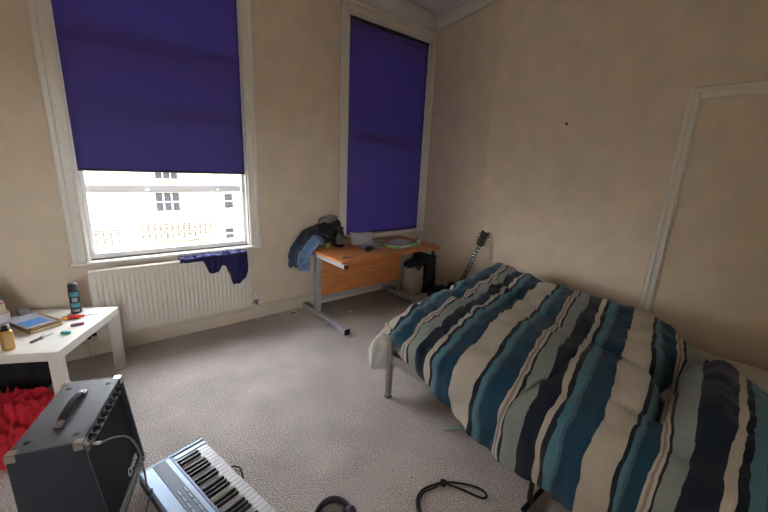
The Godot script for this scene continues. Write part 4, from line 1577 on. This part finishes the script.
# ------------------------------------------------------------------ guitar behind the bed
func build_guitar() -> void:
	# local axes: y along the neck to the head, z out of the front, x to the right
	var base := Vector3(2.705, 0.012, -2.17)
	var head := Vector3(3.035, 0.885, -2.03)
	var y := (head - base).normalized()
	var z := Vector3(-0.72, 0.25, 0.62)
	z = (z - y * z.dot(y)).normalized()
	var x := y.cross(z)
	var g := thing("electric_guitar", "electric guitar leaning on the wall behind the bed, only neck and head showing", "guitar")
	g.transform = Transform3D(Basis(x, y, z), base)
	var L := base.distance_to(head)
	var st := S()
	var body := PackedVector2Array()
	for p in [[0.0, 0.0], [0.08, 0.006], [0.135, 0.04], [0.155, 0.10], [0.14, 0.15], [0.105, 0.19], [0.098, 0.22], [0.115, 0.26], [0.118, 0.30], [0.10, 0.325], [0.07, 0.31], [0.045, 0.30], [-0.03, 0.335], [-0.08, 0.34], [-0.115, 0.31], [-0.12, 0.27], [-0.10, 0.22], [-0.105, 0.19], [-0.14, 0.15], [-0.155, 0.10], [-0.135, 0.04], [-0.08, 0.006]]:
		body.append(Vector2(p[0], p[1]))
	prism(st, Transform3D(Basis(), Vector3(0, 0, -0.022)), body, 0.042, 0.006)
	put(st, "body", M.guitar_body, g)
	for yy in [0.17, 0.27]:
		st = S()
		bx(st, Transform3D(Basis(), Vector3(0, yy, 0.024)), Vector3(0.07, 0.034, 0.012), 0.004)
		put(st, "pickup", M.black_plastic, g)
	st = S()
	bx(st, Transform3D(Basis(), Vector3(0, 0.115, 0.026)), Vector3(0.075, 0.012, 0.012), 0.004)
	put(st, "bridge", M.chrome, g)
	for p in [[0.10, 0.09], [0.12, 0.13]]:
		st = S(true)
		lathe(st, Transform3D(Basis(Vector3.RIGHT, PI / 2), Vector3(p[0], p[1], 0.02)), [Vector2(0.011, 0), Vector2(0.009, 0.014), Vector2(0, 0.0145)], 14)
		put(st, "knob", M.black_plastic, g)
	var nut := L - 0.175
	st = S()
	var poly := PackedVector2Array([Vector2(-0.028, 0.29), Vector2(0.028, 0.29), Vector2(0.022, nut), Vector2(-0.022, nut)])
	prism(st, Transform3D(Basis(), Vector3(0, 0, -0.006)), poly, 0.02, 0.004)
	put(st, "neck", M.guitar_black, g)
	st = S()
	prism(st, Transform3D(Basis(), Vector3(0, 0, 0.014)), poly, 0.006, 0.001)
	var fb := put(st, "fingerboard", M.rosewood, g)
	for k in 21:
		var yy := nut - (nut - 0.125) * (1.0 - pow(2.0, -(k + 1) / 12.0))
		if yy < 0.30:
			break
		var w := lerpf(0.044, 0.056, (nut - yy) / (nut - 0.29))
		st = S()
		bx(st, Transform3D(Basis(), Vector3(0, yy, 0.0205)), Vector3(w, 0.0022, 0.002))
		put(st, "fret", M.chrome, fb)
		if k in [2, 4, 6, 8, 11]:
			st = S(true)
			lathe(st, Transform3D(Basis(Vector3.RIGHT, PI / 2), Vector3(0, yy + 0.012, 0.0198)), [Vector2(0.004, 0), Vector2(0.004, 0.0008)], 10)
			put(st, "inlay", M.paper, fb)
	# head: waisted at the nut, flared to an open-book top
	st = S()
	var hp := PackedVector2Array()
	for p in [[-0.022, 0.0], [0.022, 0.0], [0.030, 0.02], [0.040, 0.035], [0.037, 0.09], [0.042, 0.15], [0.036, 0.168], [0.022, 0.170], [0.010, 0.160], [0.0, 0.166], [-0.010, 0.160], [-0.022, 0.170], [-0.036, 0.168], [-0.042, 0.15], [-0.037, 0.09], [-0.040, 0.035], [-0.030, 0.02]]:
		hp.append(Vector2(p[0], p[1]))
	var tilt := Transform3D(Basis(Vector3.RIGHT, -0.14), Vector3(0, nut, 0.004))
	prism(st, tilt, hp, 0.014, 0.002)
	var hd := put(st, "headstock", M.guitar_black, g)
	st = S()
	bx(st, Transform3D(Basis(), Vector3(0, nut, 0.02)), Vector3(0.044, 0.005, 0.01), 0.001)
	put(st, "nut", M.paper, hd)
	for s in [-1, 1]:
		for k in 3:
			var c := Vector3(s * 0.026, 0.045 + k * 0.042, 0.014)
			st = S(true)
			lathe(st, tilt * Transform3D(Basis(Vector3.RIGHT, PI / 2), c), [Vector2(0.006, 0), Vector2(0.006, 0.002), Vector2(0.003, 0.003), Vector2(0.003, 0.012)], 10)
			put(st, "tuner_post", M.chrome, hd)
			st = S(true)
			var a := tilt * Vector3(s * 0.036, c.y, 0.002)
			tube(st, [a, tilt * Vector3(s * 0.050, c.y, 0.002)], 0.003, 6)
			lathe(st, tilt * Transform3D(Basis(Vector3(0, 1, 0), Vector3(s, 0, 0), Vector3(0, 0, 1)), Vector3(s * 0.048, c.y, 0.002)), [Vector2(0.004, 0), Vector2(0.008, 0.004), Vector2(0.008, 0.012), Vector2(0.004, 0.015)], 10)
			put(st, "tuner_key", M.chrome, hd)
	for i in 6:
		var xo := (i - 2.5) / 2.5
		st = S()
		tube(st, [Vector3(xo * 0.026, 0.115, 0.034), Vector3(xo * 0.017, nut, 0.0255), tilt * Vector3(xo * 0.022, 0.045 + absf(xo) * 0.0 + (2 - mini(i, 5 - i)) * 0.042, 0.020)], 0.0006, 4)
		put(st, "string", M.chrome, g)

# ------------------------------------------------------------------ things on the desk
const DY := 0.66

func build_desk_items() -> void:
	var st: SurfaceTool
	# jeans and a dark jacket hanging over the left end
	var ns := FastNoiseLite.new()
	ns.seed = 12
	ns.frequency = 5.0
	ns.fractal_octaves = 2
	for k in 2:
		var zc: float = [-2.985, -3.075][k]
		var wid: float = [0.17, 0.17][k]
		var low: float = [0.475, 0.50][k]
		var outx: float = [1.53, 1.478][k]
		var path := Curve3D.new()
		var pts := [Vector3([1.68, 1.80][k], DY + [0.06, 0.10][k], zc), Vector3([1.655, 1.72][k], DY + [0.09, 0.14][k], zc), Vector3([1.62, 1.61][k], DY + [0.08, 0.13][k], zc), Vector3(outx + 0.01, DY - 0.02, zc), Vector3(outx - 0.015, DY - 0.12, zc + 0.01), Vector3(outx - 0.01, low, zc + 0.02)]
		var sp := smooth_path(pts, 10)
		st = S(true)
		sheet(st, 60, 34, func(u: float, v: float) -> Vector3:
			var f := u * (sp.size() - 1)
			var i := mini(int(f), sp.size() - 2)
			var p: Vector3 = sp[i].lerp(sp[i + 1], f - i)
			var d: Vector3 = (sp[i + 1] - sp[i]).normalized()
			var n := Vector3(-d.y, d.x, 0) * -1.0
			var q := (v - 0.5) * wid * lerpf(1.25, 0.85, u)
			var w := 0.022 * cos(v * TAU * 1.5 + 1.5 * k + u * 2.0) + 0.022 * ns.get_noise_2d(u * 1.2 + k * 5, v * 1.5)
			var round := 0.035 * (1.0 - pow(absf(v * 2 - 1), 2.0))
			p += n * (w * (0.5 + 0.5 * u) + round)
			p.z += q
			return p, 0.008)
		var o := put(st, "jeans" if k == 0 else "denim_jacket", M.denim if k == 0 else M.denim_dark)
		tag(o, ["light blue jeans leg hanging off the desk's left end", "dark blue denim jacket heaped behind the jeans on the desk"][k], ["jeans", "jacket"][k])
	st = S(true)
	lump(st, Transform3D(Basis.from_euler(Vector3(0, 0.1, 0.55)), Vector3(1.635, DY + 0.105, -3.06)), Vector3(0.13, 0.055, 0.075), 0.05, 7.0, 23, 0.9, DY - 0.2, 34)
	tag(put(st, "navy_shirt", M.navy_cloth), "dark navy shirt crumpled over the jeans on the desk's end", "shirt")
	st = S(true)
	lump(st, Transform3D(Basis.from_euler(Vector3(0, 0.3, 0.1)), Vector3(1.85, DY + 0.12, -3.075)), Vector3(0.15, 0.14, 0.05), 0.035, 6.0, 17, 0.8, DY + 0.001, 30)
	tag(put(st, "hoodie", M.black_cloth), "black hooded top bundled at the desk's back left", "hoodie")
	st = S(true)
	lump(st, Transform3D(Basis.from_euler(Vector3(0, 0.2, 0.15)), Vector3(1.83, DY + 0.262, -3.075)), Vector3(0.11, 0.032, 0.05), 0.015, 9.0, 18, 0.9, DY, 24)
	tag(put(st, "scarf", M.grey_cloth), "pale grey scarf lying on the black bundle on the desk", "scarf")
	# olive mug
	var mg := thing("candle_tin", "small olive-gold tin near the desk's left end", "tin", Vector3(1.768, DY, -2.965))
	st = S(true)
	lathe(st, Transform3D(), [Vector2(0.026, 0), Vector2(0.031, 0.004), Vector2(0.031, 0.052), Vector2(0.0295, 0.056), Vector2(0.0275, 0.052), Vector2(0.0275, 0.010), Vector2(0, 0.010)], 24)
	put(st, "cup", M.olive, mg)
	st = S(true)
	lathe(st, Transform3D(), [Vector2(0.0275, 0.030), Vector2(0, 0.032)], 24, false)
	put(st, "wax", M.cream_pages, mg)
	# dark jar
	var jr := thing("dark_jar", "tall dark glass jar with a grey label beside the olive tin", "jar", Vector3(1.90, DY, -2.965))
	jr.scale = Vector3(1.25, 1.35, 1.25)
	st = S(true)
	lathe(st, Transform3D(), [Vector2(0.036, 0), Vector2(0.041, 0.005), Vector2(0.041, 0.10), Vector2(0.034, 0.118), Vector2(0.031, 0.124)], 26)
	put(st, "glass", M.dark_glass, jr)
	st = S(true)
	lathe(st, Transform3D(), [Vector2(0.034, 0.122), Vector2(0.035, 0.124), Vector2(0.035, 0.144), Vector2(0.032, 0.148), Vector2(0, 0.1485)], 26)
	put(st, "lid", M.black_plastic, jr)
	band(jr, 0.0414, 0.025, 0.085, -1.3, 0.9, "label_grey", "label")
	var cb := thing("tissue_box", "small brown cardboard box behind the papers on the desk", "box", Vector3(2.02, DY, -3.03), 0.2)
	st = S()
	bx(st, Transform3D(Basis(), Vector3(0, 0.03, 0)), Vector3(0.10, 0.06, 0.07), 0.003)
	put(st, "carton", M.cardboard, cb)
	st = S()
	bx(st, Transform3D(Basis.from_euler(Vector3(0.5, 0, 0)), Vector3(0, 0.067, -0.022)), Vector3(0.098, 0.002, 0.035))
	put(st, "flap", M.cardboard, cb)
	# papers: curled sheets leaning on one another
	for k in 4:
		var ctr := Vector3([2.17, 2.20, 2.26, 2.16][k], DY + 0.004 + k * 0.007, [-2.83, -2.87, -2.90, -2.93][k])
		var turn: float = [0.12, -0.08, -0.35, 0.5][k]
		st = S(true)
		sheet(st, 12, 12, func(u: float, v: float) -> Vector3:
			var q := Vector2(u - 0.5, v - 0.5) * Vector2(0.23, 0.29)
			q = q.rotated(turn)
			var lift: float = [0.0, 0.025, 0.04, 0.08][k] * pow(v if k < 3 else 1.0 - v, 2.0) + 0.006 * sin(u * 5.0 + k)
			return ctr + Vector3(q.x, maxf(lift, 0.0), q.y), 0.0012)
		tag(put(st, "paper_sheet", M.paper_lilac if k % 2 == 0 else M.paper), ["white printed sheet lowest in the loose papers on the desk", "white sheet crossing the middle of the loose desk papers", "sheet turned to the right among the loose desk papers", "sheet sticking up at the back of the loose desk papers"][k], "paper", "loose papers on the desk")
	# spectacle case / phone
	var ph := thing("games_controller", "black games controller in front of the papers on the desk", "controller", Vector3(2.045, DY, -2.665), 0.45)
	st = S(true)
	var rim := func(u: float, v: float) -> Vector3:
		var th := v * PI
		var a := (0.0 if u > 0.9999 else u) * TAU
		var d := Vector3(sin(th) * cos(a), cos(th), sin(th) * sin(a))
		var p := d * Vector3(0.075, 0.018, 0.034)
		p.z += 0.028 * pow(absf(d.x), 2.0) * 1.0
		p.y += 0.020
		return p
	sheet(st, 40, 20, rim)
	put(st, "shell", M.black_plastic, ph)
	for s in [-1, 1]:
		st = S(true)
		lathe(st, Transform3D(Basis(), Vector3(s * 0.03, 0.032, 0.004)), [Vector2(0.006, 0), Vector2(0.006, 0.007), Vector2(0.010, 0.008), Vector2(0.009, 0.012), Vector2(0, 0.012)], 14)
		put(st, "thumb_stick", M.label_grey if s > 0 else M.black_rubber, ph)
	# bunch of keys near the front corner
	var ky := thing("key_bunch", "bunch of keys on a ring at the desk's front left corner", "keys", Vector3(1.672, DY, -2.53))
	st = S(true)
	var ring := []
	for i in 25:
		var a := TAU * i / 24.0
		ring.append(Vector3(cos(a) * 0.018, 0.006, sin(a) * 0.018))
	tube(st, ring, 0.0022, 6)
	put(st, "ring", M.chrome, ky)
	for k in 3:
		var a: float = [0.1, 0.7, -0.5][k]
		st = S()
		var T0 := Transform3D(Basis(Vector3.UP, a), Vector3(0.012, 0.004 + k * 0.003, 0))
		prism(st, T0 * Transform3D(Basis(Vector3.RIGHT, -PI / 2), Vector3.ZERO), PackedVector2Array([Vector2(0.008, -0.010), Vector2(0.026, -0.010), Vector2(0.03, -0.003), Vector2(0.06, -0.003), Vector2(0.063, 0), Vector2(0.058, 0.004), Vector2(0.03, 0.003), Vector2(0.026, 0.010), Vector2(0.008, 0.010)]), 0.0025)
		put(st, "key", [M.brass, M.chrome, M.dark_metal][k], ky)
	st = S()
	bx(st, Transform3D(Basis(), Vector3(-0.022, 0.010, 0.004)), Vector3(0.03, 0.018, 0.022), 0.004)
	put(st, "fob", M.gold_light, ky)
	# green folders with papers
	for k in 2:
		var f := thing("green_folder", ["green folder at the bottom of the pile on the desk's right", "upper green folder with a white sheet on top, on the desk"][k], "folder", Vector3(2.49, DY + k * 0.016, -2.70), [0.10, 0.22][k], "green folders on the desk")
		st = S()
		bx(st, Transform3D(Basis(), Vector3(0, 0.0015, 0)), Vector3(0.31, 0.003, 0.225))
		bx(st, Transform3D(Basis(), Vector3(0, 0.0135, 0)), Vector3(0.31, 0.003, 0.225))
		bx(st, Transform3D(Basis(), Vector3(-0.154, 0.0075, 0)), Vector3(0.003, 0.015, 0.225))
		put(st, "cover", M.folder_green, f)
		st = S()
		bx(st, Transform3D(Basis(), Vector3(0.003, 0.0075, 0.002)), Vector3(0.296, 0.0085, 0.216))
		put(st, "contents", M.paper, f)
	st = S(true)
	sheet(st, 12, 10, func(u: float, v: float) -> Vector3:
		var q := (Vector2(u - 0.5, v - 0.5) * Vector2(0.28, 0.20)).rotated(-0.30)
		return Vector3(2.48 + q.x, DY + 0.0335 + 0.012 * pow(u - 0.4, 2.0) * 2.0, -2.71 + q.y), 0.0012)
	tag(put(st, "paper_sheet", M.paper_lilac), "white sheet lying on top of the green folders", "paper", "papers on the folders")
	var gl := thing("tumbler", "clear plastic tumbler at the right end of the desk", "tumbler", Vector3(2.765, DY, -2.70))
	st = S(true)
	lathe(st, Transform3D(), [Vector2(0.024, 0), Vector2(0.030, 0.06), Vector2(0.0285, 0.06), Vector2(0.023, 0.004), Vector2(0, 0.004)], 22)
	put(st, "cup", M.grey_print, gl)
	st = S(true)
	lathe(st, Transform3D(), [Vector2(0.0303, 0.057), Vector2(0.0315, 0.060), Vector2(0.029, 0.062), Vector2(0.0283, 0.058)], 22, false)
	put(st, "rim", M.paper, gl)

# ------------------------------------------------------------------ bags under the desk
func build_bags() -> void:
	var st := S(true)
	var w := thing("tote_bag", "cream canvas bag with dark handles standing under the desk", "bag")
	st = S(true)
	lump(st, Transform3D(Basis.from_euler(Vector3(0, 0.2, 0)), Vector3(2.845, 0.20, -2.82)), Vector3(0.125, 0.20, 0.075), 0.02, 7.0, 41, 0.55, 0.001, 30)
	put(st, "body", M.cream_cloth, w)
	st = S(true)
	lump(st, Transform3D(Basis(), Vector3(2.835, 0.385, -2.815)), Vector3(0.12, 0.045, 0.07), 0.02, 9.0, 42, 0.8, 0.0, 22)
	put(st, "dark_lining", M.black_cloth, w)
	st = S(true)
	tube(st, smooth_path([Vector3(2.75, 0.37, -2.75), Vector3(2.78, 0.40, -2.735), Vector3(2.83, 0.335, -2.725), Vector3(2.87, 0.40, -2.735), Vector3(2.90, 0.36, -2.75)], 6), 0.010, 8)
	put(st, "handle", M.black_cloth, w)
	var b := thing("backpack", "black backpack slumped against the wall behind the canvas bag", "backpack")
	st = S(true)
	lump(st, Transform3D(Basis.from_euler(Vector3(0, 0.2, 0.05)), Vector3(3.05, 0.27, -2.86)), Vector3(0.12, 0.28, 0.13), 0.03, 5.0, 43, 0.7, 0.001, 32)
	put(st, "body", M.black_cloth, b)
	st = S(true)
	tube(st, smooth_path([Vector3(2.97, 0.50, -2.76), Vector3(2.98, 0.40, -2.71), Vector3(2.98, 0.26, -2.70), Vector3(2.98, 0.14, -2.73)], 6), 0.014, 8)
	put(st, "strap", M.charcoal_cloth, b)
	st = S(true)
	lump(st, Transform3D(Basis.from_euler(Vector3(0, 0.5, 0)), Vector3(2.97, 0.06, -2.52)), Vector3(0.17, 0.085, 0.10), 0.04, 6.0, 44, 0.9, 0.001, 28)
	tag(put(st, "dark_jumper", M.charcoal_cloth), "charcoal jumper in a heap on the carpet by the desk leg", "jumper")

# ------------------------------------------------------------------ things on the carpet
func build_floor_items() -> void:
	var st: SurfaceTool
	# headphones: a headband lying on the floor with one cup
	var h := thing("headphones", "dark purple headphones lying on the carpet at the front", "headphones", Vector3(0.630, 0, -0.990), -0.42)
	st = S(true)
	var arc := []
	for i in 25:
		var a := lerpf(-0.25, PI + 0.25, i / 24.0)
		arc.append(Vector3(cos(a) * 0.078, 0.022, -sin(a) * 0.095))
	sheet(st, 48, 10, func(u: float, v: float) -> Vector3:
		var a := lerpf(0.0, PI, u)
		var b := v * TAU
		var n := Vector3(cos(a), 0, -sin(a))
		return Vector3(cos(a) * 0.078, 0.020, -sin(a) * 0.095) + n * cos(b) * 0.010 + Vector3(0, sin(b) * 0.019, 0))
	put(st, "headband", M.purple_band, h)
	for s in [-1, 1]:
		st = S(true)
		var T0 := Transform3D(Basis(Vector3(0, 1, 0), Vector3(s, 0, 0), Vector3(0, 0, 1)), Vector3(s * 0.074, 0.034, 0.004))
		lathe(st, T0, [Vector2(0.0, -0.024), Vector2(0.028, -0.024), Vector2(0.033, -0.014), Vector2(0.033, 0.006), Vector2(0.028, 0.014), Vector2(0.0, 0.016)], 24)
		var c := put(st, "ear_cup", M.purple_band, h)
		st = S(true)
		lathe(st, T0, [Vector2(0.020, 0.0145), Vector2(0.021, 0.018), Vector2(0.017, 0.018), Vector2(0.016, 0.0155)], 24, false)
		put(st, "metal_ring", M.chrome, c)
		st = S(true)
		lathe(st, T0, [Vector2(0.028, -0.022), Vector2(0.033, -0.028), Vector2(0.028, -0.036), Vector2(0.016, -0.036), Vector2(0.012, -0.026)], 24, false)
		put(st, "ear_pad", M.black_rubber, c)
	# dark plaited lead doubled back on itself
	var lp := thing("lanyard", "dark doubled cord with a knot on the carpet near the bed", "cord")
	st = S(true)
	var y := 0.006
	var q := [Vector3(0.93, y, -0.78), Vector3(0.97, y, -0.845), Vector3(1.03, y, -0.875), Vector3(1.10, y, -0.862), Vector3(1.142, y + 0.004, -0.842), Vector3(1.20, y, -0.80), Vector3(1.245, y, -0.745), Vector3(1.262, y, -0.705), Vector3(1.258, y, -0.678), Vector3(1.235, y, -0.672), Vector3(1.215, y, -0.70), Vector3(1.19, y, -0.76), Vector3(1.142, y + 0.004, -0.835), Vector3(1.09, y, -0.85), Vector3(1.03, y, -0.862), Vector3(0.975, y, -0.835), Vector3(0.94, y, -0.775)]
	tube(st, smooth_path(q, 8), 0.0048, 7)
	put(st, "cord", M.strap, lp)
	st = S(true)
	for k in 3:
		var pts := []
		for i in 13:
			var a := TAU * i / 12.0
			pts.append(Vector3(1.142 + (k - 1) * 0.009, 0.010, -0.84 - (k - 1) * 0.004) + Vector3(0, sin(a) * 0.008, cos(a) * 0.012).rotated(Vector3.UP, 0.5))
		tube(st, pts, 0.004, 6)
	put(st, "knot", M.strap, lp)
	# short black loop by the keyboard
	st = S(true)
	tube(st, smooth_path([Vector3(0.352, 0.008, -1.50), Vector3(0.385, 0.010, -1.525), Vector3(0.412, 0.008, -1.50), Vector3(0.41, 0.007, -1.45), Vector3(0.398, 0.006, -1.425), Vector3(0.385, 0.006, -1.43), Vector3(0.395, 0.006, -1.47)], 8), 0.004, 7)
	tag(put(st, "cable_loop", M.strap), "short loop of black cable poking out from the keyboard's front", "cable")
	# pale lighter by the bed
	var li := thing("pale_tube", "small pale turquoise tube on the carpet beside the bed", "tube", Vector3(1.474, 0.007, -1.049))
	li.rotation = Vector3(0, -0.62, PI / 2)
	li.scale = Vector3.ONE * 1.4
	li.position = Vector3(1.462, 0.0095, -1.052)
	st = S(true)
	lathe(st, Transform3D(), [Vector2(0.004, -0.030), Vector2(0.006, -0.028), Vector2(0.006, 0.022), Vector2(0.005, 0.026)], 12)
	put(st, "barrel", M.pale_blue, li)
	st = S(true)
	lathe(st, Transform3D(), [Vector2(0.0055, 0.022), Vector2(0.0055, 0.034), Vector2(0.003, 0.038)], 12)
	put(st, "cap", M.paper, li)
	st = S(true)
	lump(st, Transform3D(Basis(), Vector3(1.046, 0.005, -0.965)), Vector3(0.010, 0.005, 0.006), 0.003, 40.0, 51, 1.0, 0.0, 10)
	tag(put(st, "paper_scrap", M.paper), "tiny white paper scrap on open carpet near the cord", "scrap")
	st = S(true)
	lump(st, Transform3D(Basis(), Vector3(1.942, 0.008, -2.80)), Vector3(0.025, 0.008, 0.016), 0.008, 30.0, 52, 1.0, 0.0, 12)
	tag(put(st, "tissue", M.paper_lilac), "small crumpled tissue on the carpet under the desk", "tissue")
	# leaflet by the skirting
	var lf := thing("leaflet", "white printed leaflet on the carpet between radiator and desk", "leaflet", Vector3(1.41, 0, -3.075), 0.05)
	st = S()
	bx(st, Transform3D(Basis(), Vector3(0, 0.003, 0)), Vector3(0.165, 0.004, 0.105), 0.001)
	put(st, "sheet", M.paper, lf)
	for p in [[0.035, 0.0, 0.06, 0.035], [-0.04, 0.025, 0.05, 0.012], [-0.04, -0.02, 0.05, 0.03]]:
		st = S()
		bx(st, Transform3D(Basis(), Vector3(p[0], 0.0052, p[1])), Vector3(p[2], 0.0008, p[3]))
		put(st, "print", M.label_grey if p[0] > 0 else M.grey_print, lf)
